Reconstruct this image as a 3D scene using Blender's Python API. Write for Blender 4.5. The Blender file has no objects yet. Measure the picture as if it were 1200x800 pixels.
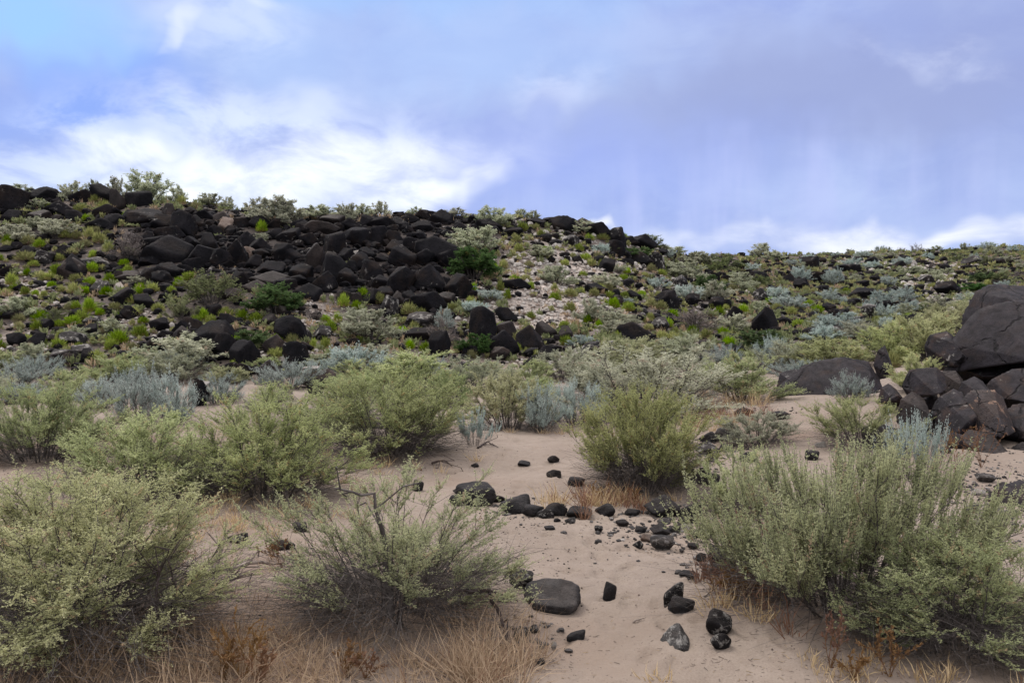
import bpy, math, random
import numpy as np
from mathutils import Vector, Matrix

S = bpy.context.scene
COL = S.collection
R = math.radians

# ------------------------------------------------------------------ camera
F = 1082.0            # focal length in pixels of the 1200 px wide photograph
HZ = 380.0            # row of the horizon
EYE = 1.6
PITCH = math.atan((400 - HZ) / F)
cam_d = bpy.data.cameras.new('camera'); cam = bpy.data.objects.new('camera', cam_d); COL.objects.link(cam)
cam_d.sensor_width = 36; cam_d.lens = 36 * F / 1200; cam_d.clip_start = .05; cam_d.clip_end = 6000
cam.location = (0, 0, EYE); cam.rotation_euler = (R(90) - PITCH, 0, 0)
S.camera = cam

# ------------------------------------------------------------------ sun, exposure
SUN_EL, SUN_AZ = 52, -35      # azimuth: degrees left (-) of straight ahead
sd = bpy.data.lights.new('sun', 'SUN'); sun = bpy.data.objects.new('sun', sd); COL.objects.link(sun)
sd.energy = 1.9; sd.angle = R(20); sd.color = (1.0, .93, .83)
sv = Vector((math.sin(R(SUN_AZ)) * math.cos(R(SUN_EL)), math.cos(R(SUN_AZ)) * math.cos(R(SUN_EL)), math.sin(R(SUN_EL))))
sun.rotation_euler = sv.to_track_quat('Z', 'Y').to_euler(); sun.location = (0, 0, 60)
S.view_settings.view_transform = 'Standard'; S.view_settings.look = 'None'
S.view_settings.exposure = 0.27; S.view_settings.gamma = 1.0; S.view_settings.use_curve_mapping = False

# ------------------------------------------------------------------ node helper
class NT:
    def __init__(s, nt): s.nt = nt; s.nt.nodes.clear()
    def n(s, t, **kw):
        nd = s.nt.nodes.new(t)
        for k, v in kw.items():
            if k == 'inp':
                for i, x in v.items():
                    if isinstance(x, bpy.types.NodeSocket): s.nt.links.new(x, nd.inputs[i])
                    else: nd.inputs[i].default_value = x
            else: setattr(nd, k, v)
        return nd
    def math(s, op, a, b=0.0, c=None, clamp=False):
        d = {0: a, 1: b}
        if c is not None: d[2] = c
        return s.n('ShaderNodeMath', operation=op, use_clamp=clamp, inp=d).outputs[0]
    def vmath(s, op, a, b=None):
        d = {0: a}
        if b is not None: d[1] = b
        nd = s.n('ShaderNodeVectorMath', operation=op, inp=d)
        return nd.outputs['Value'] if op in ('LENGTH', 'DOT_PRODUCT', 'DISTANCE') else nd.outputs[0]
    def noise(s, vec, scale, detail=4, rough=.55, dist=0.0, out='Fac'):
        return s.n('ShaderNodeTexNoise', inp={'Vector': vec, 'Scale': scale, 'Detail': detail, 'Roughness': rough, 'Distortion': dist}).outputs[out]
    def smooth(s, v, a, b, lo=0.0, hi=1.0):
        return s.n('ShaderNodeMapRange', interpolation_type='SMOOTHSTEP', inp={0: v, 1: a, 2: b, 3: lo, 4: hi}).outputs[0]
    def mix(s, f, a, b, mode='MIX'):
        nd = s.n('ShaderNodeMix', data_type='RGBA', blend_type=mode, inp={0: f})
        for i, x in ((6, a), (7, b)):
            if isinstance(x, bpy.types.NodeSocket): s.nt.links.new(x, nd.inputs[i])
            else: nd.inputs[i].default_value = tuple(x) + (1,) if len(x) == 3 else x
        return nd.outputs[2]

# ------------------------------------------------------------------ sky
W = bpy.data.worlds.new('World'); S.world = W; W.use_nodes = True
k = NT(W.node_tree)
D = k.n('ShaderNodeTexCoord').outputs['Generated']
def pxdir(px, py):
    d = Vector(((px - 600) / F, math.cos(PITCH) + (400 - py) / F * math.sin(PITCH), -math.sin(PITCH) + (400 - py) / F * math.cos(PITCH)))
    return d.normalized()
w1 = k.noise(D, 5.0, 3, .6, 0, 'Color')
w2 = k.noise(D, 17.0, 2, .6, 0, 'Color')
wa = k.vmath('MULTIPLY', k.vmath('SUBTRACT', w1, (.5, .5, .5)), (.15, .06, .08))
wb = k.vmath('MULTIPLY', k.vmath('SUBTRACT', w2, (.5, .5, .5)), (.09, .03, .06))
DW = k.vmath('ADD', k.vmath('ADD', D, wa), wb)
def blob(px, py, rx, ry, amt=1.0, rot=0.0, vec=None, a=1.25, b=.15):
    c = pxdir(px, py)
    v = k.vmath('SUBTRACT', DW if vec is None else vec, tuple(c))
    if rot:
        m = k.n('ShaderNodeVectorRotate', rotation_type='Y_AXIS', inp={0: v, 3: R(rot)}); v = m.outputs[0]
    l = k.vmath('LENGTH', k.vmath('MULTIPLY', v, (F / rx, F / rx, F / ry)))
    return k.math('MULTIPLY', k.smooth(l, b, a, 1.0, 0.0), amt)
def mx(*l):
    r = l[0]
    for x in l[1:]: r = k.math('MAXIMUM', r, x)
    return r
big = k.noise(k.vmath('MULTIPLY', D, (1, 1, 2.6)), 2.6, 3, .58)
fine = k.noise(k.vmath('MULTIPLY', D, (1, 1, 2.0)), 9.0, 5, .62, .4)
base = k.mix(k.math('ADD', k.math('MULTIPLY', k.smooth(big, .35, .65), .6), k.math('MULTIPLY', k.smooth(fine, .35, .65), .4)), (.30, .375, .72), (.45, .54, .83))
# grey violet shelf of rain cloud on the right, bluer holes on the left
base = k.mix(mx(blob(980, 110, 430, 75, .85), blob(1200, 60, 240, 120, .6)), base, (.30, .345, .60))
base = k.mix(blob(620, 190, 330, 70, .7), base, (.31, .385, .80))
base = k.mix(mx(blob(70, 120, 120, 60, .95), blob(160, 85, 80, 45, .9), blob(205, 132, 40, 14, .9)), base, (.24, .37, .84))
base = k.mix(mx(blob(560, 60, 210, 60, .6), blob(330, 60, 170, 60, .6)), base, (.40, .55, .88))
base = k.mix(mx(blob(20, 20, 130, 60, 1.0), blob(330, -30, 600, 45, .5)), base, (.32, .56, .95))
pale = k.mix(fine, (.62, .72, .98), (.80, .86, 1.0))
base = k.mix(k.math('MULTIPLY', mx(blob(250, 30, 110, 45, .5), blob(120, 165, 150, 50, .7), blob(300, 150, 230, 50, .8), blob(60, 200, 170, 50, .75)), k.smooth(fine, .3, .6)), base, pale)
# rain streaks under the shelf
st = k.noise(k.vmath('MULTIPLY', D, (26, 26, 2.2)), 1.0, 3, .6)
base = k.mix(k.math('MULTIPLY', mx(blob(960, 215, 330, 70, .8), blob(800, 250, 260, 45, .8)), k.smooth(st, .34, .72, 0, .7)), base, (.48, .53, .86))
# bright breaks
br1 = mx(blob(330, 215, 300, 52, 1.0, 8), blob(490, 222, 130, 34, 1.0, 14), blob(150, 178, 90, 24, .9), blob(205, 45, 36, 9, .4, 40), blob(270, 3, 60, 12, .3))
base = k.mix(k.math('MULTIPLY', br1, k.smooth(fine, .32, .60, .5, 1.0)), base, (.94, .97, 1.01))
br2 = mx(blob(1070, 274, 200, 19, .85), blob(850, 270, 160, 16, .35), blob(1190, 262, 90, 18, .6), blob(715, 268, 30, 8, .8))
base = k.mix(k.math('MULTIPLY', br2, k.smooth(fine, .3, .6, .35, 1.0)), base, (.98, .98, 1.0))
wisp = k.math('MULTIPLY', mx(blob(1110, 75, 110, 14, .35, -12), blob(640, 95, 60, 40, .4)), k.smooth(fine, .35, .7))
base = k.mix(wisp, base, (.75, .80, 1.0))
# outside the picture: broken overcast, brightened overhead and dimmed low to shape the light
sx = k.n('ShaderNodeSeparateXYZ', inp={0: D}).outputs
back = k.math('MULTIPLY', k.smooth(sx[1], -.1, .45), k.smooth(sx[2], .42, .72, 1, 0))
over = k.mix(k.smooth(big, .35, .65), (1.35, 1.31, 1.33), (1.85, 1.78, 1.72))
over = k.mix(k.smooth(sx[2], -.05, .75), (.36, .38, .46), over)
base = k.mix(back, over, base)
sky = k.n('ShaderNodeTexSky', sky_type='NISHITA', sun_disc=False, sun_elevation=R(SUN_EL), sun_rotation=R(SUN_AZ), altitude=1600, dust_density=.6)
b1 = k.n('ShaderNodeBackground', inp={0: sky.outputs[0], 1: .09})
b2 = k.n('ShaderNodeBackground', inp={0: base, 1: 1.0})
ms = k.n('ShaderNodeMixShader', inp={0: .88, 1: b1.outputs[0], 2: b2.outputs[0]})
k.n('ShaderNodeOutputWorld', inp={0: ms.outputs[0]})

# ------------------------------------------------------------------ numpy noise
def _hash(i, j, l):
    h = (i.astype(np.int64) * 374761393 + j.astype(np.int64) * 668265263 + l.astype(np.int64) * 2147483647 * 3) & 0xffffffff
    h = ((h ^ (h >> 13)) * 1274126177) & 0xffffffff
    h = h ^ (h >> 16)
    return (h & 0xffff) / 65535.0
def vnoise(x, y, z=None):
    if z is None: z = np.zeros_like(x)
    xi, yi, zi = np.floor(x), np.floor(y), np.floor(z)
    fx, fy, fz = x - xi, y - yi, z - zi
    fx, fy, fz = [f * f * (3 - 2 * f) for f in (fx, fy, fz)]
    r = 0
    for a in (0, 1):
        for b in (0, 1):
            for c in (0, 1):
                w = (fx if a else 1 - fx) * (fy if b else 1 - fy) * (fz if c else 1 - fz)
                r = r + w * _hash(xi + a, yi + b, zi + c)
    return r * 2 - 1
def fbm(x, y, z=None, o=4, g=.5):
    if z is None: z = np.zeros_like(x)
    r = 0; a = 1.0
    for i in range(o):
        r = r + a * vnoise(x * 2 ** i + 17.3 * i, y * 2 ** i - 9.1 * i, z * 2 ** i + 3.7 * i); a *= g
    return r
def sstep(a, b, x):
    t = np.clip((x - a) / (b - a), 0, 1); return t * t * (3 - 2 * t)

# ------------------------------------------------------------------ terrain height
PX = np.array([-500, 0, 150, 300, 450, 600, 700, 765, 800, 900, 1000, 1100, 1200, 1700.])
def zr(d, row): return EYE + d * (HZ - row) / F
cols = [  # z(8), z(14), base(d,z), mid1(d,row), mid2(d,row), crest(d,row)
 (0, 0, 25, 0.0, 31, 385, 38, 295, 46, 215),
 (0, 0, 25, 0.0, 31, 388, 38, 306, 46, 229),
 (0, 0, 25, 0.0, 31, 388, 38, 306, 46, 232),
 (0, 0, 25, 0.0, 31, 388, 38, 310, 47, 247),
 (0, 0, 26, 0.0, 32, 388, 39, 315, 48, 252),
 (0, 0, 28, 0.05, 33, 392, 41, 318, 50, 252),
 (0, .02, 28, 0.1, 34, 390, 43, 328, 52, 270),
 (0, .05, 29, 0.17, 36, 389, 46, 332, 58, 287),
 (0, .08, 30, 0.25, 38, 388, 50, 338, 66, 297),
 (0, .15, 30, 0.35, 42, 382, 58, 335, 78, 301),
 (0, .22, 30, 0.6, 46, 375, 65, 332, 88, 297),
 (.0, .2, 30, 0.95, 50, 365, 70, 327, 92, 293),
 (.0, .25, 30, 1.2, 50, 360, 70, 322, 92, 288),
 (.0, .3, 30, 1.4, 50, 345, 70, 302, 90, 270)]
KD, KZ = [], []
for c in cols:
    KD.append([-30, 8, 14, c[2], c[4], c[6], c[8], c[8] + 12, c[8] + 60, 4000])
    zc = zr(c[8], c[9])
    KZ.append([0, c[0], c[1], c[3], zr(c[4], c[5]), zr(c[6], c[7]), zc, zc + .25, zc + .3, zc - 2])
KD = np.array(KD, float); KZ = np.array(KZ, float)
def base_height(x, y):
    x, y = np.broadcast_arrays(np.asarray(x, float), np.asarray(y, float))
    p = 600 + F * x / np.maximum(y, 5.0)
    p = np.clip(p, PX[0], PX[-1])
    i = np.clip(np.searchsorted(PX, p) - 1, 0, len(PX) - 2)
    f = (p - PX[i]) / (PX[i + 1] - PX[i]); f = f * f * (3 - 2 * f) * .5 + f * .5
    d = KD[i] * (1 - f)[..., None] + KD[i + 1] * f[..., None]
    z = KZ[i] * (1 - f)[..., None] + KZ[i + 1] * f[..., None]
    def ev(yy):
        r = np.zeros_like(p)
        for s in range(d.shape[-1] - 1):
            t = np.clip((yy - d[..., s]) / (d[..., s + 1] - d[..., s]), 0, 1)
            r = r + t * (z[..., s + 1] - z[..., s])
        return r + z[..., 0]
    sm = np.clip(y * .03, .1, 2.0)
    r = (ev(y - sm) + ev(y) + ev(y + sm)) / 3
    hill = sstep(-1.5, 5, y - d[..., 3])
    return r, hill
def bump(x, y, cx, cy, rx, ry, a):
    return a * np.exp(-(((x - cx) / rx) ** 2 + ((y - cy) / ry) ** 2))
HUMPS = [(7.4, 13.6, 2.2, 1.3, .5), (5.6, 13.2, .9, .8, .15), (-.2, 10.9, 1.4, .8, .10), (-1.3, 12.6, 1.5, 1.0, .12), (1.5, 9.4, .8, .6, .10),
         (-2.9, 10.2, 1.2, 1.0, .12), (-.6, 5.3, .9, .6, .10), (1.9, 5.2, 1.0, .8, .10), (-2.3, 4.6, 1.3, .9, .10), (-4.3, 8.4, 1.8, 1.0, .08), (4.6, 14.5, 1.5, 1.2, .15)]
DENTS = np.random.RandomState(4).uniform(size=(150, 5))
def height(x, y):
    x = np.asarray(x, float); y = np.asarray(y, float)
    r, hill = base_height(x, y)
    for h in HUMPS: r = r + bump(x, y, *h)
    r = r + .035 * fbm(x * .7, y * .7, o=3) * (1 - hill)
    r = r + hill * (.10 * fbm(x * .33 + 5, y * .33, o=3) + .10 * fbm(x * 1.1, y * 1.1, o=3))
    r = r + .008 * fbm(x * 5, y * 5, o=3) * (1 - hill)
    return r
def H(x, y): return float(height(np.array([x]), np.array([y]))[0])
CP, SP = math.cos(PITCH), math.sin(PITCH)
def ray(px, py):
    dx = (px - 600) / F; dz = (400 - py) / F
    Y = CP + dz * SP; Z = -SP + dz * CP
    return dx / Y, Z / Y           # per metre of depth
_ys = np.concatenate([np.arange(2, 16, .02), np.arange(16, 60, .06), np.arange(60, 110, .15)])
def hit(px, py):
    a, b = ray(px, py)
    g = height(a * _ys, _ys) - (EYE + b * _ys)
    i = np.argmax(g > 0)
    if not g[i] > 0:
        i = int(np.argmax(g[_ys < 100]))
    y = float(_ys[i]); x = a * y
    return x, y, H(x, y)
def at(px, py, Y):
    a, b = ray(px, py); return Vector((a * Y, Y, EYE + b * Y))
def project(x, y, z):
    v = z - EYE; den = y * CP - v * SP
    return 600 + F * x / den, 400 - F * (y * SP + v * CP) / den

# ------------------------------------------------------------------ mesh helpers
def np_mesh(name, V, faces, mat=None, smooth=True, attrs=None):
    """faces: list of int arrays (n,k)"""
    me = bpy.data.meshes.new(name)
    V = np.ascontiguousarray(V, dtype=np.float32)
    me.vertices.add(len(V)); me.vertices.foreach_set('co', V.ravel())
    nl = sum(f.size for f in faces); npoly = sum(len(f) for f in faces)
    me.loops.add(nl); me.polygons.add(npoly)
    me.loops.foreach_set('vertex_index', np.concatenate([f.ravel() for f in faces]).astype(np.int32))
    st = []; o = 0
    for f in faces:
        st.append(o + np.arange(len(f)) * f.shape[1]); o += f.size
    me.polygons.foreach_set('loop_start', np.concatenate(st).astype(np.int32))
    me.polygons.foreach_set('use_smooth', np.full(npoly, smooth))
    for nm, a in (attrs or {}).items():
        at_ = me.attributes.new(nm, 'FLOAT', 'POINT'); at_.data.foreach_set('value', np.asarray(a, np.float32).ravel())
    me.update(calc_edges=True)
    if mat: me.materials.append(mat)
    return me
def obj(name, me, parent=None):
    o = bpy.data.objects.new(name, me); COL.objects.link(o)
    if parent: o.parent = parent
    return o
def tag(o, label=None, cat=None, group=None, kind=None):
    if label: o['label'] = label
    if cat: o['category'] = cat
    if group: o['group'] = group
    if kind: o['kind'] = kind
    return o

# ------------------------------------------------------------------ materials
def new_mat(name):
    m = bpy.data.materials.new(name); m.use_nodes = True
    return m, NT(m.node_tree)
def ground_material():
    m, k = new_mat('ground')
    P = k.n('ShaderNodeNewGeometry').outputs['Position']
    hill = k.n('ShaderNodeAttribute', attribute_name='hill').outputs['Fac']
    scree = k.n('ShaderNodeAttribute', attribute_name='scree').outputs['Fac']
    soil = k.n('ShaderNodeAttribute', attribute_name='soil').outputs['Fac']
    n1 = k.noise(P, .8, 6, .6); n2 = k.noise(P, 9, 5, .65); n3 = k.noise(P, 90, 3, .7); n4 = k.noise(P, 2.6, 5, .65)
    sand = k.mix(k.smooth(n1, .3, .7), (.195, .157, .130), (.268, .219, .186))
    sand = k.mix(k.smooth(n2, .35, .75, 0, .5), sand, (.155, .115, .095))
    sand = k.mix(k.smooth(n3, .3, .7, 0, .35), sand, (.35, .295, .255))
    # fine dark specks and crumbs
    vo = k.n('ShaderNodeTexVoronoi', feature='F1', inp={'Vector': P, 'Scale': 34.0})
    sp = k.math('MULTIPLY', k.smooth(vo.outputs['Distance'], .10, .17, 1, 0), k.smooth(k.noise(P, 3.2, 3), .40, .56))
    sand = k.mix(k.math('MULTIPLY', sp, .8), sand, (.07, .05, .045))
    vo2 = k.n('ShaderNodeTexVoronoi', feature='F1', inp={'Vector': k.vmath('MULTIPLY', P, (1, 2.3, 1)), 'Scale': 13.0})
    sp2 = k.math('MULTIPLY', k.smooth(vo2.outputs['Distance'], .06, .10, 1, 0), k.smooth(k.noise(P, 2.1, 3), .48, .58))
    sand = k.mix(k.math('MULTIPLY', sp2, .7), sand, (.12, .075, .055))
    earth = k.mix(k.smooth(n2, .3, .7), (.19, .13, .098), (.27, .20, .155))
    earth = k.mix(k.smooth(n3, .45, .62), earth, (.13, .09, .07))
    sand = k.mix(k.math('MULTIPLY', soil, k.smooth(n4, .25, .6, .55, 1)), sand, earth)
    dirt = k.mix(k.smooth(n4, .35, .65), (.055, .046, .044), (.14, .11, .09))
    dirt = k.mix(k.smooth(n2, .42, .62, 0, .8), dirt, (.055, .048, .050))
    dirt = k.mix(k.smooth(k.noise(P, 5.5, 5, .7), .58, .68, 0, .75), dirt, (.36, .30, .26))
    grav = k.mix(k.smooth(k.noise(P, 7, 4, .7), .35, .62), (.22, .18, .16), (.52, .45, .41))
    dirt = k.mix(scree, dirt, grav)
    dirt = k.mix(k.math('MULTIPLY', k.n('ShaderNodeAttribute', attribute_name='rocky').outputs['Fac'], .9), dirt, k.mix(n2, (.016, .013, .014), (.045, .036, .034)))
    col = k.mix(hill, sand, dirt)
    h = k.math('ADD', k.math('MULTIPLY', n2, .5), k.math('MULTIPLY', n3, .16))
    h = k.math('ADD', h, k.math('MULTIPLY', k.noise(P, 28, 3, .6), .30))
    vf = k.n('ShaderNodeTexVoronoi', feature='SMOOTH_F1', inp={'Vector': k.vmath('ADD', P, k.vmath('MULTIPLY', k.noise(P, 3, 2, .5, 0, 'Color'), (.3, .3, .3))), 'Scale': 5.5, 'Smoothness': .6})
    h = k.math('ADD', h, k.math('MULTIPLY', k.smooth(vf.outputs['Distance'], .1, .6), .18))
    b = k.n('ShaderNodeBump', inp={'Strength': .8, 'Distance': .035, 'Height': h})
    p = k.n('ShaderNodeBsdfPrincipled', inp={'Base Color': col, 'Roughness': .95, 'Specular IOR Level': .15, 'Normal': b.outputs[0]})
    k.n('ShaderNodeOutputMaterial', inp={0: p.outputs[0]})
    return m
def rock_material(name, dark, lite, brown, patch=0.0, pcol=(.5, .47, .44), rough=.72, ns=1.0, spec=.14, dust=.3, crack=0.0):
    """basalt in object space; ns = bump detail scale"""
    m, k = new_mat(name)
    P = k.n('ShaderNodeTexCoord').outputs['Object']
    oi = k.n('ShaderNodeObjectInfo')
    rnd = oi.outputs['Random']
    off = k.n('ShaderNodeCombineXYZ', inp={0: k.math('MULTIPLY', rnd, 37.0), 1: k.math('MULTIPLY', rnd, 91.0), 2: 0.0}).outputs[0]
    Q = k.vmath('ADD', P, off)
    n1 = k.noise(Q, 2.2 * ns, 6, .6); n2 = k.noise(Q, 11 * ns, 6, .7); n3 = k.noise(Q, 40 * ns, 3, .7)
    c = k.mix(k.smooth(n1, .3, .7), dark, lite)
    c = k.mix(k.math('MULTIPLY', k.smooth(k.noise(Q, 1.3 * ns, 4, .6), .45, .68), k.smooth(rnd, .1, .9, .25, 1)), c, brown)
    c = k.mix(k.smooth(n2, .3, .75, 0, .55), c, tuple(x * .45 for x in dark))
    # pitted vesicles
    vo = k.n('ShaderNodeTexVoronoi', feature='F1', inp={'Vector': Q, 'Scale': 16.0 * ns})
    c = k.mix(k.smooth(vo.outputs['Distance'], .05, .35, .5, 0), c, tuple(x * .5 for x in dark))
    # pale crusts of caliche and lichen
    pf = k.math('MULTIPLY', k.smooth(k.noise(Q, 3.1 * ns, 7, .72, .3), .60 - .17 * patch, .66 - .15 * patch), k.smooth(n2, .3, .6, .35, 1))
    pf = k.math('MULTIPLY', pf, 1.0 if patch > .3 else k.smooth(rnd, .3, 1.0, patch * .6, .55 + patch))
    c = k.mix(pf, c, pcol)
    nz = k.n('ShaderNodeSeparateXYZ', inp={0: k.n('ShaderNodeNewGeometry').outputs['Normal']}).outputs[2]
    c = k.mix(k.math('MULTIPLY', k.smooth(nz, .45, .95, 0, dust), k.smooth(n1, .3, .65, .15, 1.0)), c, (.105, .092, .088))
    h = k.math('ADD', k.math('MULTIPLY', n2, .6), k.math('MULTIPLY', n3, .22))
    h = k.math('ADD', h, k.smooth(vo.outputs['Distance'], .0, .4, -.3, .1))
    if crack:
        wv = k.vmath('ADD', Q, k.vmath('MULTIPLY', k.noise(Q, 2.5 * crack, 3, .6, 0, 'Color'), (.35 / crack, .35 / crack, .35 / crack)))
        ve = k.n('ShaderNodeTexVoronoi', feature='DISTANCE_TO_EDGE', inp={'Vector': wv, 'Scale': 1.5 * crack}).outputs['Distance']
        ck = k.math('MULTIPLY', k.smooth(ve, .0, .028, 1, 0), k.smooth(n1, .42, .55))
        c = k.mix(ck, c, (.006, .005, .006)); h = k.math('SUBTRACT', h, k.math('MULTIPLY', ck, 1.2))
    b = k.n('ShaderNodeBump', inp={'Strength': .9, 'Distance': .06 / ns, 'Height': h})
    p = k.n('ShaderNodeBsdfPrincipled', inp={'Base Color': c, 'Roughness': rough, 'Specular IOR Level': spec, 'Normal': b.outputs[0]})
    k.n('ShaderNodeOutputMaterial', inp={0: p.outputs[0]})
    return m
def leaf_material(name, c1, c2, c3, transl=.42, var=.15):
    """c1..c2 by the shoot's own tint, c3 the old or dry foliage (tint near 1)"""
    m, k = new_mat(name)
    t = k.n('ShaderNodeAttribute', attribute_name='tint').outputs['Fac']
    rnd = k.n('ShaderNodeObjectInfo').outputs['Random']
    c = k.mix(k.smooth(t, .05, .8), c1, c2)
    c = k.mix(k.smooth(t, .86, .9), c, c3)
    hs = k.n('ShaderNodeHueSaturation', inp={0: k.math('ADD', .5 - var * .12, k.math('MULTIPLY', rnd, var * .24)), 1: k.math('ADD', 1 - var, k.math('MULTIPLY', rnd, 2 * var)), 2: k.math('ADD', 1 - var, k.math('MULTIPLY', k.math('FRACT', k.math('MULTIPLY', rnd, 7.13)), 2 * var)), 4: c})
    c = hs.outputs[0]
    d = k.n('ShaderNodeBsdfDiffuse', inp={0: c, 1: .6})
    tr = k.n('ShaderNodeBsdfTranslucent', inp={0: c})
    mx_ = k.n('ShaderNodeMixShader', inp={0: transl, 1: d.outputs[0], 2: tr.outputs[0]})
    k.n('ShaderNodeOutputMaterial', inp={0: mx_.outputs[0]})
    return m
def plain_mat(name, a, b, scale=20, rough=.85):
    m, k = new_mat(name)
    P = k.n('ShaderNodeTexCoord').outputs['Object']
    c = k.mix(k.smooth(k.noise(P, scale, 3), .3, .7), a, b)
    p = k.n('ShaderNodeBsdfPrincipled', inp={'Base Color': c, 'Roughness': rough, 'Specular IOR Level': .2})
    k.n('ShaderNodeOutputMaterial', inp={0: p.outputs[0]})
    return m

M = {}
M['ground'] = ground_material()
M['basalt'] = rock_material('basalt', (.008, .008, .010), (.018, .0165, .020), (.032, .023, .020), 0.0, dust=.04, spec=.06, rough=.8)
M['basalt_brown'] = rock_material('basalt_brown', (.016, .013, .013), (.038, .030, .030), (.060, .042, .036), 0.0, dust=.15)
M['basalt_crust'] = rock_material('basalt_crust', (.012, .011, .012), (.030, .027, .030), (.045, .032, .028), .42, (.34, .32, .30))
M['basalt_white'] = rock_material('basalt_white', (.030, .028, .029), (.085, .08, .08), (.10, .08, .07), .5, (.27, .25, .24))
M['caliche'] = rock_material('caliche', (.42, .38, .35), (.62, .58, .55), (.5, .42, .36), 0.0, rough=.9)
M['stone_dark'] = rock_material('stone_dark', (.020, .019, .021), (.048, .045, .049), (.055, .042, .038), .06, (.17, .16, .16), ns=1.0)
M['loaf'] = rock_material('loaf', (.022, .020, .021), (.050, .046, .047), (.085, .062, .052), .10, (.20, .19, .18), ns=6.0)
M['pyramid'] = rock_material('pyramid', (.030, .028, .029), (.065, .062, .062), (.08, .068, .062), .6, (.26, .25, .24), ns=6.0)
M['tan_rock'] = rock_material('tan_rock', (.16, .12, .10), (.30, .24, .21), (.25, .17, .13), 0.0, rough=.9)
M['outcrop'] = rock_material('outcrop', (.014, .012, .015), (.036, .031, .038), (.060, .038, .032), 0.0, ns=3.2, dust=.10, crack=.75)
M['outcrop_lichen'] = rock_material('outcrop_lichen', (.020, .017, .019), (.046, .039, .044), (.06, .042, .038), .30, (.38, .24, .17), ns=2.2, crack=1.6)
M['saltbush'] = leaf_material('saltbush', (.35, .40, .215), (.58, .615, .34), (.54, .43, .26))
M['saltbush_yellow'] = leaf_material('saltbush_yellow', (.37, .395, .205), (.58, .59, .33), (.54, .42, .25))
M['saltbush_grey'] = leaf_material('saltbush_grey', (.38, .40, .29), (.56, .57, .43), (.48, .40, .30))
M['saltbush_lime'] = leaf_material('saltbush_lime', (.39, .415, .185), (.60, .60, .30), (.52, .40, .20))
M['sage'] = leaf_material('sage', (.38, .46, .43), (.57, .64, .60), (.42, .39, .33))
M['tuft'] = leaf_material('tuft', (.18, .225, .045), (.35, .39, .105), (.38, .25, .14), var=.34)
M['olive'] = leaf_material('olive', (.14, .17, .075), (.26, .29, .14), (.28, .21, .12))
M['darkgreen'] = leaf_material('darkgreen', (.05, .095, .032), (.12, .19, .07), (.16, .16, .06))
M['bare'] = leaf_material('bare', (.26, .22, .21), (.40, .35, .33), (.34, .26, .20))
M['straw'] = leaf_material('straw', (.40, .29, .18), (.64, .50, .34), (.27, .16, .10), .3)
M['rust'] = leaf_material('rust', (.18, .095, .055), (.33, .20, .12), (.15, .08, .05), .2)
M['twig'] = plain_mat('twig', (.06, .05, .049), (.13, .114, .108), 30)
M['deadwood'] = plain_mat('deadwood', (.16, .125, .105), (.30, .25, .22), 30)
M['darkstick'] = plain_mat('darkstick', (.028, .021, .020), (.07, .05, .045), 30)

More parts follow.
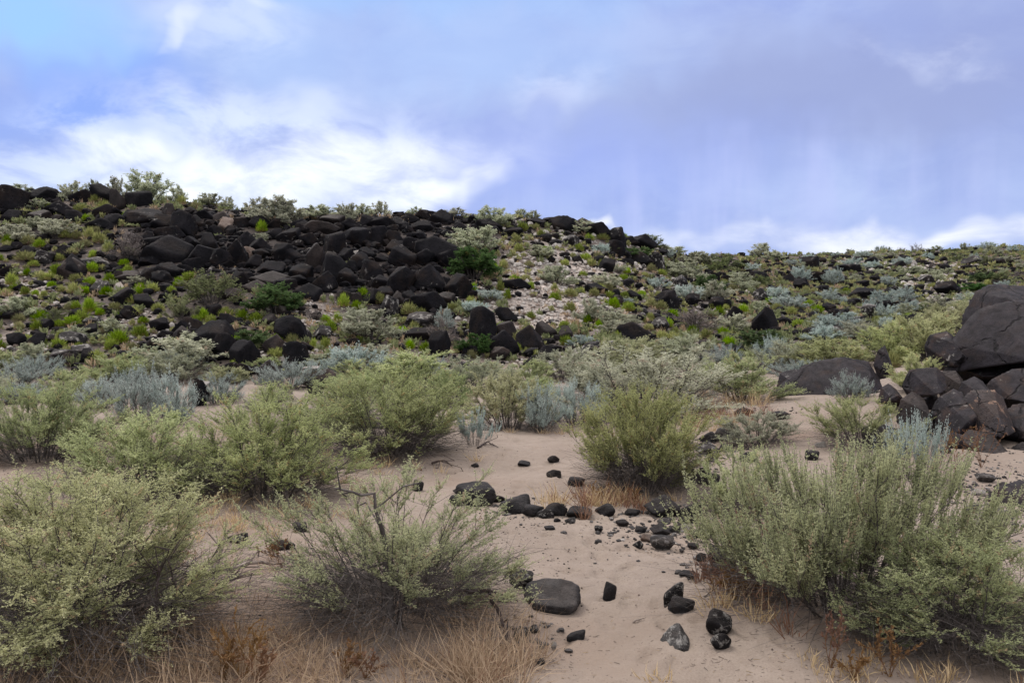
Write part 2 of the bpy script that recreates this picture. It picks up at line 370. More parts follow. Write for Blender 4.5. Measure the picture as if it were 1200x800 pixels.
# ------------------------------------------------------------------ ground sheet
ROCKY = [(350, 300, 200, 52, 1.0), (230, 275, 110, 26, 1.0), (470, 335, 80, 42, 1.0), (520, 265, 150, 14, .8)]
def build_ground():
    rows = list(np.arange(-5, 0, .25)) + list(np.arange(0, 3.2, .08)) + list(np.arange(3.2, 16, .035))
    d = 16.0; st = .05
    while d < 110: rows.append(d); d += st; st = min(st * 1.015, .30)
    while d < 3500: rows.append(d); d *= 1.08
    rows = np.array(rows); ts = np.linspace(-1.0, 1.0, 620); ts = ts * (.75 + .55 * np.abs(ts) ** 3)
    Y, T = np.meshgrid(rows, ts, indexing='ij')
    X = T * (Y + 5.5)
    Z = height(X, Y)
    _, hill = base_height(X, Y)
    rf = np.random.RandomState(21)
    for q in range(260):
        cy = rf.uniform(3.6, 14.5); cx = np.interp(cy, [3.5, 5.2, 7.5, 10, 13], [.55, .65, .55, -.1, .1]) + rf.normal() * np.interp(cy, [3.5, 7, 11], [.45, .4, 1.0])
        if rf.uniform() < .2: cx = rf.uniform(2.4, 4.6); cy = rf.uniform(10.5, 15.5)
        i0, i1 = np.searchsorted(rows, [cy - .35, cy + .35]); a = rf.normal() * .5; L_, W_ = rf.uniform(.09, .15), rf.uniform(.045, .07)
        dx, dy = X[i0:i1] - cx, Y[i0:i1] - cy; u = dx * math.cos(a) + dy * math.sin(a); v = -dx * math.sin(a) + dy * math.cos(a)
        e = np.sqrt((u / W_) ** 2 + (v / L_) ** 2); dp = rf.uniform(.010, .026)
        Z[i0:i1] += -dp * (1 - sstep(.5, 1.15, e)) + dp * .45 * np.exp(-((e - 1.3) / .25) ** 2)
    px, py = project(X, np.maximum(Y, .5), Z)
    # the sandy wash of the right hand slope keeps its sand a little way up
    edge = fbm(X * .5, Y * .5, o=4)
    hill = np.clip(hill + edge * .35 * (hill > 0) * (hill < 1), 0, 1)
    scree = np.zeros_like(X)
    for (cx, cy, rx, ry, a) in SCREE:
        scree = np.maximum(scree, a * np.exp(-((px - cx) / rx) ** 2 - ((py - cy) / ry) ** 2))
    scree = np.clip(scree * (1 + .8 * fbm(X * .9, Y * .9, o=3)), 0, 1)
    soil = np.zeros_like(X)
    for (cx, cy, rx, ry, a) in SOIL:
        soil = np.maximum(soil, a * np.exp(-(((X - cx) / rx) ** 2 + ((Y - cy) / ry) ** 2)))
    soil = np.clip(soil * (1 + .9 * fbm(X * 1.8, Y * 1.8, o=4)), 0, 1)
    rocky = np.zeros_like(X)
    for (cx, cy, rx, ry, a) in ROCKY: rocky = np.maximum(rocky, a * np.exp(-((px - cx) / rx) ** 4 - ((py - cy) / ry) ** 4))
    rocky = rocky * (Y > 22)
    n, m = X.shape
    V = np.stack([X, Y, Z], -1).reshape(-1, 3)
    idx = np.arange(n * m).reshape(n, m)
    Fq = np.stack([idx[:-1, :-1], idx[:-1, 1:], idx[1:, 1:], idx[1:, :-1]], -1).reshape(-1, 4)
    me = np_mesh('ground', V, [Fq], M['ground'], True, {'hill': hill, 'scree': scree, 'soil': soil, 'rocky': rocky})
    tag(obj('ground', me), 'pinkish sand wash and stony hillside under everything', 'ground', kind='structure')
SCREE = [(655, 335, 60, 50, 1.0), (640, 375, 70, 22, .9), (720, 300, 40, 16, .6), (610, 300, 25, 15, .6), (30, 345, 45, 14, .8), (190, 395, 40, 14, .5), (150, 370, 40, 10, .6),
         (360, 370, 40, 16, .6), (340, 415, 30, 14, .6), (1090, 330, 30, 9, .9), (1120, 358, 28, 9, .8), (1050, 310, 60, 6, .5), (660, 425, 60, 14, .7), (800, 345, 60, 20, .3), (40, 400, 40, 12, .5)]
SOIL = [(-2.3, 4.3, 1.9, 1.2, 1.0), (-3.5, 6.8, 2.4, 1.2, .65), (-.5, 4.6, 1.0, .6, .9), (-3.2, 9.6, 2.5, 1.1, .8), (2.2, 4.9, 1.0, .8, .7), (1.5, 9.3, 1.0, .7, .6),
        (-1.2, 6.2, 1.2, 1.0, .5), (1.2, 6.9, .5, .4, .3), (5.5, 9.5, 1.5, 1.2, .35), (-6, 12, 4, 3, .8), (0, 13.7, 4, .7, .4), (3.5, 12.5, 1.3, 1, .5), (1.8, 11.5, 1.5, 1, .3)]
build_ground()

# ------------------------------------------------------------------ rocks
_ico = {}
def ico(sub):
    if sub not in _ico:
        import bmesh
        bm = bmesh.new(); bmesh.ops.create_icosphere(bm, subdivisions=sub, radius=1.0)
        V = np.array([v.co[:] for v in bm.verts]); Fc = np.array([[v.index for v in f.verts] for f in bm.faces]); bm.free()
        V /= np.linalg.norm(V, axis=1)[:, None]
        _ico[sub] = (V, Fc)
    return _ico[sub]
def planes_surface(dirs, N, Dd, kk):
    c = np.maximum(dirs @ N.T, 0) / Dd[None, :]
    m = c.max(axis=1, keepdims=True)
    return 1.0 / (m[:, 0] * np.sum((c / m) ** kk, axis=1) ** (1.0 / kk))
def rough_up(V, seed, amp, fr):
    s = seed * 13.7
    n = fbm(V[:, 0] * fr + s, V[:, 1] * fr - s, V[:, 2] * fr + 2 * s, o=4, g=.55)
    rid = 1 - np.abs(fbm(V[:, 0] * fr * 1.7 - s, V[:, 1] * fr * 1.7, V[:, 2] * fr * 1.7 + s, o=3))
    return 1 + amp * n - amp * .6 * np.maximum(rid - .75, 0) * 4 * .5
def rock_mesh(name, seed, sub=4, nP=13, kk=22, amp=.035, mat='basalt'):
    rs = np.random.RandomState(seed)
    dirs, Fc = ico(sub)
    N = rs.normal(size=(nP, 3)); N /= np.linalg.norm(N, axis=1)[:, None]
    q_, _ = np.linalg.qr(rs.normal(size=(3, 3))); N = np.vstack([N, q_, -q_])
    Dd = np.concatenate([rs.uniform(.55, .95, nP), rs.uniform(.7, 1.0, 6)])
    r = planes_surface(dirs, N, Dd, kk)
    V = dirs * r[:, None]
    V = V * rough_up(V, seed, amp, 1.9)[:, None]
    lo, hi = V.min(0), V.max(0)
    V = (V - (lo + hi) / 2) / (hi - lo)
    return np_mesh(name, V, [Fc], M[mat])
ROCKS = [rock_mesh('rock_shape', 100 + i, 4, 5 + i % 4, 110, .022) for i in range(20)]

STONES = [rock_mesh('stone_shape', 400 + i, 4, 8 + i % 5, 8 + (i % 3) * 3, .06) for i in range(12)]

def own_material(o, mat):
    o.material_slots[0].link = 'OBJECT'; o.material_slots[0].material = M[mat]

rng = random.Random(7)
def put_rock(px, pyb, w, h, name='boulder', mat='basalt', shape=None, lib=None, bury=.22, thick=None, rot=None, tilt=0.0, hitp=None):
    """a rock whose foot stands at row pyb, w x h pixels seen"""
    x, y, z = hitp or hit(px, pyb)
    s = y / F
    Wm, Hm = w * s, h * s
    T = thick or Wm * rng.uniform(.75, 1.05)
    y2 = y + T * .45; x2 = x * y2 / y
    z2 = min(z, H(x2, y2)) if y < 20 else z
    lib = lib or ROCKS
    o = obj(name, lib[(shape if shape is not None else rng.randrange(len(lib))) % len(lib)])
    Hf = Hm * (1 + bury)
    o.scale = (Wm * 1.06, T, Hf)
    o.location = (x2, y2, z2 + Hf * .5 - bury * Hm)
    o.rotation_euler = (0, tilt, (rot if rot is not None else rng.choice([0, math.pi]) + rng.uniform(-.35, .35)))
    if mat != 'basalt': own_material(o, mat)
    return o

def outline_rock(name, poly, Y, thick, mat='outcrop', sub=6, seed=1, lean=.0, kk=120, amp=.03, top=.5, front=.25, ns=None):
    """convex block whose outline seen from the path is poly (pixels) at depth Y; real thickness"""
    P = np.array([at(a, b, Y + thick * .42)[:] for a, b in poly]); c = P.mean(0)
    P2 = P[:, [0, 2]] - c[[0, 2]]
    n = len(P2); N = []; Dd = []
    rs = np.random.RandomState(seed)
    area = sum(P2[i][0] * P2[(i + 1) % n][1] - P2[(i + 1) % n][0] * P2[i][1] for i in range(n))
    for i in range(n):
        a, b = P2[i], P2[(i + 1) % n]
        e = b - a; nn = np.array([e[1], -e[0]]); nn /= np.linalg.norm(nn)
        if area < 0: nn = -nn
        ty = -rs.uniform(.1, front) if nn[1] < .2 else -top * rs.uniform(.6, 1.0)
        v = np.array([nn[0], ty, nn[1]]); L = np.linalg.norm(v); da = max(.02, nn @ a)
        N.append(v / L); Dd.append(max(da - abs(ty) * thick * .42, da * .45) / L)
    for _ in range(9):
        a_ = rs.uniform(0, 6.283); v = np.array([math.cos(a_), -rs.uniform(.5, 1.6), math.sin(a_)]); v /= np.linalg.norm(v)
        sup = max(v[0] * q[0] + v[2] * q[1] for q in P2) * .80 + thick * .5 * abs(v[1]) * .72
        N.append(v); Dd.append(sup * rs.uniform(.86, 1.02))
    for sgn in (-1, 1):
        for _ in range(3):
            v = np.array([rs.uniform(-.35, .35), sgn, rs.uniform(-.35, .35)]); v /= np.linalg.norm(v)
            N.append(v); Dd.append(thick * .5 * rs.uniform(.8, 1.0))
    N = np.array(N); Dd = np.array(Dd)
    dirs, Fc = ico(sub)
    sc = np.array([P2[:, 0].ptp() / 2 if hasattr(P2[:, 0], 'ptp') else np.ptp(P2[:, 0]) / 2, thick / 2, np.ptp(P2[:, 1]) / 2])
    dd = dirs * sc; dd /= np.linalg.norm(dd, axis=1)[:, None]
    r = planes_surface(dd, N, Dd, kk)
    V = dd * r[:, None]
    size = float(np.max(sc))
    V = V * rough_up(V / size, seed, amp, 2.2)[:, None] * (1 + .008 * fbm(V[:, 0] * 14, V[:, 1] * 14, V[:, 2] * 14, o=3))[:, None]
    # stretch to the outline's extent
    for ax, q in ((0, P2[:, 0]), (2, P2[:, 1])):
        lo, hi = V[:, ax].min(), V[:, ax].max()
        V[:, ax] = (V[:, ax] - lo) / (hi - lo) * (q.max() - q.min()) + q.min()
    me = np_mesh(name, V, [Fc], M[mat])
    o = obj(name, me); o.location = Vector(c)
    return o

# ------------------------------------------------------------------ plants
def unit(a): return a / np.maximum(np.linalg.norm(a, axis=-1, keepdims=True), 1e-9)
def leaf_quads(P, Dn, L, Wd, rs, fold=.25):
    """diamond leaves at P pointing along Dn"""
    n = len(P)
    s = unit(np.cross(Dn, rs.normal(size=(n, 3)))); u = np.cross(s, Dn)
    L = np.asarray(L)[:, None]; Wd = np.asarray(Wd)[:, None]
    a = P; t = P + Dn * L; m = P + Dn * L * .5
    V = np.stack([a, m + s * Wd * .5 + u * Wd * fold, t, m - s * Wd * .5 + u * Wd * fold], 1).reshape(-1, 3)
    return V, np.arange(4 * n).reshape(n, 4)
def twig_prisms(A, B, ra, rb, rs):
    n = len(A); d = unit(B - A)
    s = unit(np.cross(d, rs.normal(size=(n, 3)))); u = np.cross(d, s)
    ang = [0, 2.094, 4.189]
    ra = np.broadcast_to(ra, (n,))[:, None]; rb = np.broadcast_to(rb, (n,))[:, None]
    V = np.stack([A + (s * math.cos(q) + u * math.sin(q)) * ra for q in ang] + [B + (s * math.cos(q) + u * math.sin(q)) * rb for q in ang], 1).reshape(-1, 3)
    b = np.arange(n)[:, None] * 6
    Fq = np.concatenate([b + np.array([[0, 1, 4, 3]]), b + np.array([[1, 2, 5, 4]]), b + np.array([[2, 0, 3, 5]])])
    return V, Fq
def rep(a, n): return np.repeat(a, n, axis=0)

def shrub_meshes(name, seed, mat, nmain=14, nsec=9, nshoot=6, nleaf=12, shoot=.14, leaf=.03, leafw=.3, upb=.6, along=.6, rnd=.5, dead=120,
                 twigr=.006, low=.5, dry=.03, seclen=.20, tall=1.0, openb=0.35, gap=0.0, reach=.42, deadr=.25, zlo=.68):
    """a shrub one unit wide and one unit high: (leaf mesh, wood mesh)"""
    rs = np.random.RandomState(seed)
    phi = (np.arange(nmain) + rs.uniform(-.4, .4, nmain)) * 2.39996
    rho = np.sqrt((np.arange(nmain) + .5) / nmain) * reach * rs.uniform(.8, 1.15, nmain)
    zt = np.sqrt(np.maximum(1 - (rho / (reach * 1.25)) ** 2, .02)) * rs.uniform(zlo, .98, nmain) * .8
    isl = rs.uniform(size=nmain) < low
    zt = np.where(isl & (rho > reach * .55), zt * rs.uniform(.25, .7, nmain), zt)
    B0 = np.stack([np.cos(phi) * rho * openb, np.sin(phi) * rho * openb, np.full(nmain, -.02)], 1)
    B2 = np.stack([np.cos(phi) * rho, np.sin(phi) * rho, zt], 1)
    B1 = np.stack([np.cos(phi) * rho * .55, np.sin(phi) * rho * .55, zt * rs.uniform(.3, .5, nmain)], 1) + rs.normal(size=(nmain, 3)) * .03
    def bez(t, i): 
        t = t[:, None]; return B0[i] * (1 - t) ** 2 + 2 * t * (1 - t) * B1[i] + t * t * B2[i]
    def bezd(t, i):
        t = t[:, None]; return unit(2 * (1 - t) * (B1[i] - B0[i]) + 2 * t * (B2[i] - B1[i]))
    A_, C_, ra_, rb_ = [], [], [], []
    for q in range(6):
        t0 = np.full(nmain, q / 6); t1 = np.full(nmain, (q + 1) / 6); i = np.arange(nmain)
        A_.append(bez(t0, i)); C_.append(bez(t1, i)); ra_.append(np.full(nmain, twigr * (2.2 - 1.8 * q / 6))); rb_.append(np.full(nmain, twigr * (2.2 - 1.8 * (q + 1) / 6)))
    i = rep(np.arange(nmain), nsec); t = rs.uniform(.25, 1, len(i)) ** .8
    P = bez(t, i); out = unit(P * [1, 1, .3] + 1e-4)
    Dn = unit(bezd(t, i) * .6 + out * .35 + np.array([0, 0, .25]) + rs.normal(size=P.shape) * .45)
    L = seclen * rs.uniform(.5, 1.2, len(i)); E = P + Dn * L[:, None]
    E[:, 2] = np.maximum(E[:, 2], .03)
    A_.append(P); C_.append(E); ra_.append(np.full(len(P), twigr * .6)); rb_.append(np.full(len(P), twigr * .3))
    j = rep(np.arange(len(P)), nshoot); t = rs.uniform(.15, 1, len(j))
    if gap > 0:
        keep = rs.uniform(size=len(P)) > gap
        kj = keep[j]; j = j[kj]; t = t[kj]
    Q = P[j] + (E - P)[j] * t[:, None]
    out = unit(Q * [1, 1, .25] + 1e-4)
    D2 = unit(Dn[j] * .35 + out * .25 + np.array([0, 0, upb]) + rs.normal(size=Q.shape) * rnd * .5)
    L2 = shoot * rs.uniform(.45, 1.25, len(j)); E2 = Q + D2 * L2[:, None]
    A_.append(Q); C_.append(E2); ra_.append(np.full(len(Q), twigr * .3)); rb_.append(np.full(len(Q), twigr * .15))
    # leaves up the shoot
    l = rep(np.arange(len(Q)), nleaf); t = rs.uniform(.08, 1.0, len(l))
    LP = Q[l] + (E2 - Q)[l] * t[:, None]
    LD = unit(D2[l] * along + rs.normal(size=LP.shape) * (1 - along) * .9)
    LL = leaf * rs.uniform(.6, 1.3, len(l)) * (1.15 - .45 * t)
    tint = np.clip(rs.uniform(0, .35, len(Q))[l] + rs.uniform(0, .32, nmain)[i[j]][l] + t * .22 + rs.uniform(-.1, .1, len(l)), 0, .84)
    dr = rs.uniform(size=len(Q)) < dry
    tint = np.where(dr[l], .95, tint)
    V, Fq = leaf_quads(LP, LD, LL, LL * leafw, rs)
    # normalise the extent by percentiles
    xy = np.percentile(np.abs(LP[:, :2]), 96); zz = np.percentile(LP[:, 2], 97.5)
    sc = np.array([.5 / xy, .5 / xy, 1 / zz])
    V = V * sc; V[:, 2] = np.maximum(V[:, 2], -.01)
    lm = np_mesh(name + '_foliage', V, [Fq], M[mat], False, {'tint': rep(tint, 4)})
    # bare grey twigs tangled low inside
    if dead:
        ph = rs.uniform(0, 6.283, dead); r0 = rs.uniform(0, 1, dead) ** .7 * deadr
        P0 = np.stack([np.cos(ph) * r0, np.sin(ph) * r0, rs.uniform(0, .25, dead)], 1)
        d = unit(np.stack([np.cos(ph), np.sin(ph), rs.uniform(-.2, 1.0, dead)], 1) + rs.normal(size=(dead, 3)) * .6)
        E0 = P0 + d * rs.uniform(.08, .30, dead)[:, None]; E0[:, 2] = np.maximum(E0[:, 2], .01)
        d2 = unit(d + rs.normal(size=(dead, 3)) * .6); E1 = E0 + d2 * rs.uniform(.05, .18, dead)[:, None]; E1[:, 2] = np.maximum(E1[:, 2], .0)
        A_ += [P0, E0]; C_ += [E0, E1]; ra_ += [np.full(dead, twigr * .55), np.full(dead, twigr * .35)]; rb_ += [np.full(dead, twigr * .35), np.full(dead, twigr * .15)]
    A = np.concatenate(A_); C = np.concatenate(C_)
    V2, F2 = twig_prisms(A, C, np.concatenate(ra_), np.concatenate(rb_), rs)
    wm = np_mesh(name + '_branches', V2 * sc, [F2], M['twig'], True)
    return lm, wm

def tuft_arrays(seed, n=150, w=.05, dryf=.25):
    """a hemispherical clump of fine upright stems, one unit wide and high"""
    rs = np.random.RandomState(seed)
    ph = rs.uniform(0, 6.283, n); th = np.arccos(rs.uniform(.05, 1, n))
    d = np.stack([np.cos(ph) * np.sin(th) * .5, np.sin(ph) * np.sin(th) * .5, np.cos(th) * .95 + .05], 1)
    lump = 1 + .22 * np.sin(ph * 3 + seed) * np.sin(th)
    E = d * (rs.uniform(.72, 1.05, n) * lump)[:, None]
    A = E * rs.uniform(.25, .6, n)[:, None] + rs.normal(size=(n, 3)) * .03
    A[:, 2] = np.maximum(A[:, 2] * .8, 0)
    s = unit(np.cross(E - A, rs.normal(size=(n, 3)))) * (w * rs.uniform(.6, 1.4, n))[:, None]
    V = np.stack([A - s * .3, A + (E - A) * .6 - s, E, A + (E - A) * .6 + s], 1)
    tint = rs.uniform(0, .8, n)
    nb = int(n * dryf)
    phb = rs.uniform(0, 6.283, nb); E2 = np.stack([np.cos(phb) * rs.uniform(.2, .52, nb), np.sin(phb) * rs.uniform(.2, .52, nb), rs.uniform(.1, .4, nb)], 1)
    A2 = E2 * [.3, .3, 0]; s2 = unit(np.cross(E2 - A2, rs.normal(size=(nb, 3)))) * w * .6
    V2 = np.stack([A2, A2 + (E2 - A2) * .6 - s2, E2, A2 + (E2 - A2) * .6 + s2], 1)
    return np.concatenate([V, V2]).reshape(-1, 3), rep(np.concatenate([tint, np.full(nb, .95)]), 4)
def tuft_mesh(seed, mat='tuft', n=150, w=.05):
    V, t = tuft_arrays(seed, n, w)
    return np_mesh('tuft_shape', V, [np.arange(len(V)).reshape(-1, 4)], M[mat], False, {'tint': t})

K = {}
def kinds():
    # far ones: big leaf clumps, few faces; mid ones finer
    for i in range(4):
        K['saltbush', 'far', i] = shrub_meshes('far_saltbush', 10 + i, 'saltbush_grey', 18, 8, 5, 7, .12, .058, .46, .4, .35, seclen=.15, zlo=.82, dead=40, twigr=.007)
        K['sage', 'far', i] = shrub_meshes('far_sage', 20 + i, 'sage', 16, 8, 5, 7, .17, .06, .32, .9, .6, dead=40, twigr=.006)
        K['darkgreen', 'far', i] = shrub_meshes('far_darkgreen', 30 + i, 'darkgreen', 18, 9, 5, 8, .12, .058, .6, .3, .3, dead=10, twigr=.006)
        K['olive', 'far', i] = shrub_meshes('far_olive', 40 + i, 'olive', 14, 8, 5, 7, .14, .05, .45, .4, .3, dead=40, twigr=.007)
        K['bare', 'far', i] = shrub_meshes('far_bare', 50 + i, 'bare', 16, 9, 6, 3, .16, .05, .14, .6, .7, dead=120, twigr=.006)
    for i in range(4):
        K['saltbush', 'mid', i] = shrub_meshes('mid_saltbush', 60 + i, 'saltbush', 28, 9, 7, 12, .11, .026, .40, .45, .4, dead=260, twigr=.0035, seclen=.14, zlo=.82)
        K['yellow', 'mid', i] = shrub_meshes('mid_saltbush', 70 + i, 'saltbush_yellow', 28, 9, 7, 12, .11, .026, .40, .45, .4, dead=260, twigr=.0035, seclen=.14, zlo=.82)
        K['grey', 'mid', i] = shrub_meshes('mid_saltbush', 80 + i, 'saltbush_grey', 26, 9, 7, 11, .11, .025, .38, .45, .4, dead=350, twigr=.0035, seclen=.15, zlo=.8)
        K['sage', 'mid', i] = shrub_meshes('mid_sage', 90 + i, 'sage', 22, 9, 8, 12, .20, .03, .2, 1.3, .75, dead=200, twigr=.004, seclen=.14, rnd=.35)
    K['yellow', 'far', 0] = K['saltbush', 'mid', 0]
kinds()
TUFTS = [tuft_mesh(200 + i, n=520, w=.016) for i in range(8)]

def put_shrub(kind, px, pyb, w, h, name='saltbush', res=None, meshes=None, back=.32, flip=None, sink=.02, hitp=None):
    x, y, z = hitp or hit(px, pyb)
    s = y / F; Wm, Hm = w * s, h * s
    y2 = y + Wm * back; x2 = x * y2 / y
    z2 = H(x2, y2)
    if y > 20: z2 = min(z2, z + Wm * .12)
    # keep the top where it shows: the foot moved back, the height follows
    a, b = ray(px, pyb - h); ztop = EYE + b * y2
    Hm = min(max(ztop - z2, Hm * .7), Hm * 1.35) * .90
    if res is None: res = 'far' if y > 19 else 'mid'
    if meshes is None:
        opts = [v for v in K if v[0] == kind and v[1] == res] or [v for v in K if v[0] == kind]
        meshes = K[rng.choice(opts)]
    r = bpy.data.objects.new(name, None); COL.objects.link(r); r.empty_display_size = .2
    r.location = (x2, y2, z2 - sink * Hm); r.scale = (Wm * (y2 / y), Wm * (y2 / y), Hm)
    r.rotation_euler = (0, 0, flip if flip is not None else rng.uniform(0, 6.28))
    obj('foliage', meshes[0], r); obj('branches', meshes[1], r)
    return r

# ------------------------------------------------------------------ labels that single out one thing among look-alikes
MARKS = [('the big dark green bush below the rockfall', 323, 352), ('the dark green bush at the rockfall\'s right end', 556, 310),
 ('the green bush by the wedge boulders', 561, 405), ('the bare grey twiggy bush', 150, 292), ('the white upright stone', 141, 336),
 ('the widest silver bush', 980, 378), ('the lone right skyline bush', 895, 292), ('the tallest left skyline bush', 170, 218),
 ('the long tilted slab in the rockfall', 512, 290), ('the long humped boulder in the rockfall', 197, 294), ('the tan-topped block in the rockfall', 369, 300),
 ('the dark olive bush in the saddle', 850, 306), ('the round dark green bush', 828, 335), ('the long black rim ledge', 650, 268),
 ('the rounded bush under the rockfall', 430, 383), ('the pale slope-foot bush', 213, 414), ('the dark pointed far boulder', 1111, 336),
 ('the white-topped upright rock', 234, 458), ('the flat white-capped rock', 375, 438), ('the dark tilted middle-slope slab', 742, 392),
 ('the narrow upright saddle rock', 860, 372), ('the silver bush by far sand', 1137, 347), ('the right-hand outcrop', 1160, 385),
 ('the square dark brown block', 85, 315), ('the pale gravel scree', 655, 335), ('the dense bush under the rockfall', 250, 341),
 ('the tall grey-tan rim bush', 557, 280), ('the grey bush growing on the scree', 651, 322), ('the paired bushes below the scree', 705, 372),
 ('the wide grey saddle bush', 816, 376), ('the small high saddle silver bush', 977, 326), ('the green shrub above far sand', 1153, 322),
 ('the bright green mat below the rim', 746, 296), ('the far left pale bushes', 68, 272), ('the right-hand skyline corner', 1190, 290), ('the left picture edge', 2, 360)]
DIRS = ['right of', 'below right of', 'below', 'below left of', 'left of', 'above left of', 'above', 'above right of']
ORD = ['nearest', 'second nearest', 'third nearest', 'fourth nearest', 'fifth nearest', 'sixth nearest', 'seventh nearest', 'eighth nearest', 'ninth nearest', 'tenth nearest', 'eleventh nearest', 'twelfth nearest']
def auto_label(items, noun):
    """items: (object, px, py, adjective). Names each by its look, direction from the closest landmark, and order outward."""
    groups = {}
    for o, px, py, adj in items:
        best = min(((px - m[1]) ** 2 + ((py - m[2]) * 1.4) ** 2, i) for i, m in enumerate(MARKS) if (px - m[1]) ** 2 + (py - m[2]) ** 2 > 25)
        m = MARKS[best[1]]
        a = math.atan2(py - m[2], px - m[1]); dn = int(round(a / (math.pi / 4))) % 8
        groups.setdefault((adj, dn, best[1]), []).append((best[0], o))
    for (adj, dn, mi), l in groups.items():
        l.sort(key=lambda q: q[0])
        for r_, (_, o) in enumerate(l):
            base = f'{adj} {noun} {DIRS[dn]} {MARKS[mi][0]}'
            if len(l) > 1: base = f'{adj} {noun}, {ORD[min(r_, 11)]} {DIRS[dn]} {MARKS[mi][0]}'
            wds = base.split()
            o['label'] = ' '.join(wds[:17]) if len(wds) > 16 else base
            if len(wds) > 16:
                b2 = base.replace('of those ', ''); o['label'] = b2 if len(b2.split()) <= 16 else b2.replace('the ', '')
def size_word(w, a, b): return 'small' if w < a else 'big' if w > b else 'mid-sized'

# ------------------------------------------------------------------ right-hand outcrop
def R_(name, poly, Y, th, label, mat='outcrop', **kw):
    o = outline_rock(name, poly, Y, th, mat, **kw)
    tag(o, label, 'boulder', 'boulders of the right-hand outcrop'); return o
R_('boulder', [(1146, 400), (1150, 366), (1166, 338), (1188, 330), (1300, 340), (1310, 420), (1150, 420)], 13.6, 1.4, 'highest and farthest boulder of the right-hand outcrop, peak against the far slope', seed=3)
R_('boulder', [(1127, 428), (1134, 402), (1166, 374), (1330, 332), (1345, 408), (1200, 426), (1140, 440)], 12.2, 1.7, 'huge smooth wedge boulder overhanging the right-hand outcrop', seed=4, sub=6, top=.55, front=.12)
R_('boulder', [(1128, 428), (1200, 410), (1330, 415), (1330, 452), (1180, 455), (1140, 450)], 12.7, 1.2, 'shadowed boulder wedged under the huge overhanging boulder', seed=5)
R_('boulder', [(1094, 410), (1102, 392), (1120, 388), (1135, 400), (1132, 440), (1100, 432)], 13.2, .8, 'dark boulder just left behind the huge wedge boulder', seed=6)
R_('boulder', [(1066, 452), (1070, 440), (1092, 432), (1108, 431), (1117, 440), (1116, 455), (1090, 468), (1073, 466)], 12.0, .6, 'rounded mauve-topped boulder at the left end of the outcrop', seed=7, top=.9)
R_('boulder', [(1106, 452), (1112, 437), (1128, 435), (1138, 448), (1136, 470), (1112, 472)], 12.2, .6, 'brownish boulder between the mauve-topped boulder and the small upright one', 'basalt_brown', seed=8)
R_('boulder', [(1131, 462), (1136, 448), (1152, 442), (1163, 449), (1160, 470), (1145, 478)], 11.9, .5, 'small dark boulder under the left tip of the huge wedge boulder', seed=9)
R_('boulder', [(1098, 508), (1101, 486), (1112, 466), (1128, 457), (1139, 462), (1140, 486), (1130, 512), (1106, 516)], 11.3, .7, 'tall egg-shaped dark boulder standing behind the rust-brown weeds', seed=10, sub=6)
R_('boulder', [(1139, 505), (1140, 478), (1152, 462), (1176, 458), (1192, 474), (1192, 508), (1160, 518)], 11.0, .8, 'squarish black boulder with an orange-tan crusted shoulder', 'outcrop_lichen', seed=11, sub=6, top=.9)
R_('boulder', [(1160, 465), (1168, 446), (1205, 430), (1290, 434), (1300, 478), (1200, 484)], 11.6, .9, 'wide dark boulder at the right edge under the overhang', 'outcrop', seed=12, top=.8)
R_('boulder', [(1183, 512), (1186, 488), (1204, 476), (1270, 480), (1280, 525), (1200, 528)], 10.9, .9, 'dark boulder at the right edge beside the crusted boulder', seed=13)
R_('boulder', [(1128, 545), (1136, 516), (1150, 507), (1178, 512), (1190, 528), (1166, 552), (1140, 556)], 10.5, .7, 'low brown slab at the foot of the outcrop behind rusty weeds', 'basalt_brown', seed=14)
R_('boulder', [(1176, 556), (1184, 534), (1215, 520), (1280, 525), (1290, 560), (1200, 566)], 10.4, .8, 'flat grey-brown rock at the right edge below the brown slab', 'basalt_brown', seed=15)
R_('boulder', [(1058, 496), (1064, 468), (1078, 460), (1092, 470), (1098, 500), (1080, 512)], 11.6, .6, 'brown upright rock behind the silver sage stems', 'basalt_brown', seed=16)
R_('boulder', [(1034, 474), (1037, 455), (1046, 450), (1057, 458), (1058, 478)], 12.6, .4, 'small black rock between the round shrub and the outcrop', seed=17)
R_('boulder', [(1014, 530), (1020, 504), (1040, 498), (1058, 504), (1062, 530)], 10.8, .5, 'dark rock half hidden behind the biggest right-hand saltbush', seed=18)
R_('boulder', [(1168, 622), (1172, 594), (1188, 576), (1230, 566), (1300, 580), (1300, 640), (1190, 632)], 7.6, .8, 'low dark boulder at the right edge above the pebbly patch', seed=19)
R_('boulder', [(1152, 640), (1160, 624), (1182, 618), (1204, 626), (1206, 642), (1170, 648)], 7.0, .35, 'small flat black rock below the low right-edge boulder', seed=20)
for q, (a, b, w, h, Y) in enumerate([(1120, 478, 26, 22, 12.3), (1092, 476, 24, 20, 12.4), (1150, 486, 30, 30, 12.0), (1082, 500, 22, 20, 11.9), (1122, 524, 26, 18, 11.0), (1165, 540, 30, 16, 10.6), (1110, 534, 18, 12, 10.7)]):
    R_('boulder', [(a - w * .5, b), (a - w * .42, b - h * .6), (a - w * .1, b - h), (a + w * .35, b - h * .85), (a + w * .5, b - h * .2), (a + w * .3, b + h * .25), (a - w * .35, b + h * .25)], Y, w * Y / F * .9,
       'small dark stone wedged in the gap %s' % ['under the brownish outcrop boulder', 'below the rounded mauve-topped boulder', 'behind the egg-shaped and crusted boulders', 'left of the brown upright rock behind silver sage', 'at the foot of the egg-shaped outcrop boulder', 'at the right foot of the low brown slab', 'left of the low brown slab under rusty weeds'][q], seed=60 + q, sub=5)
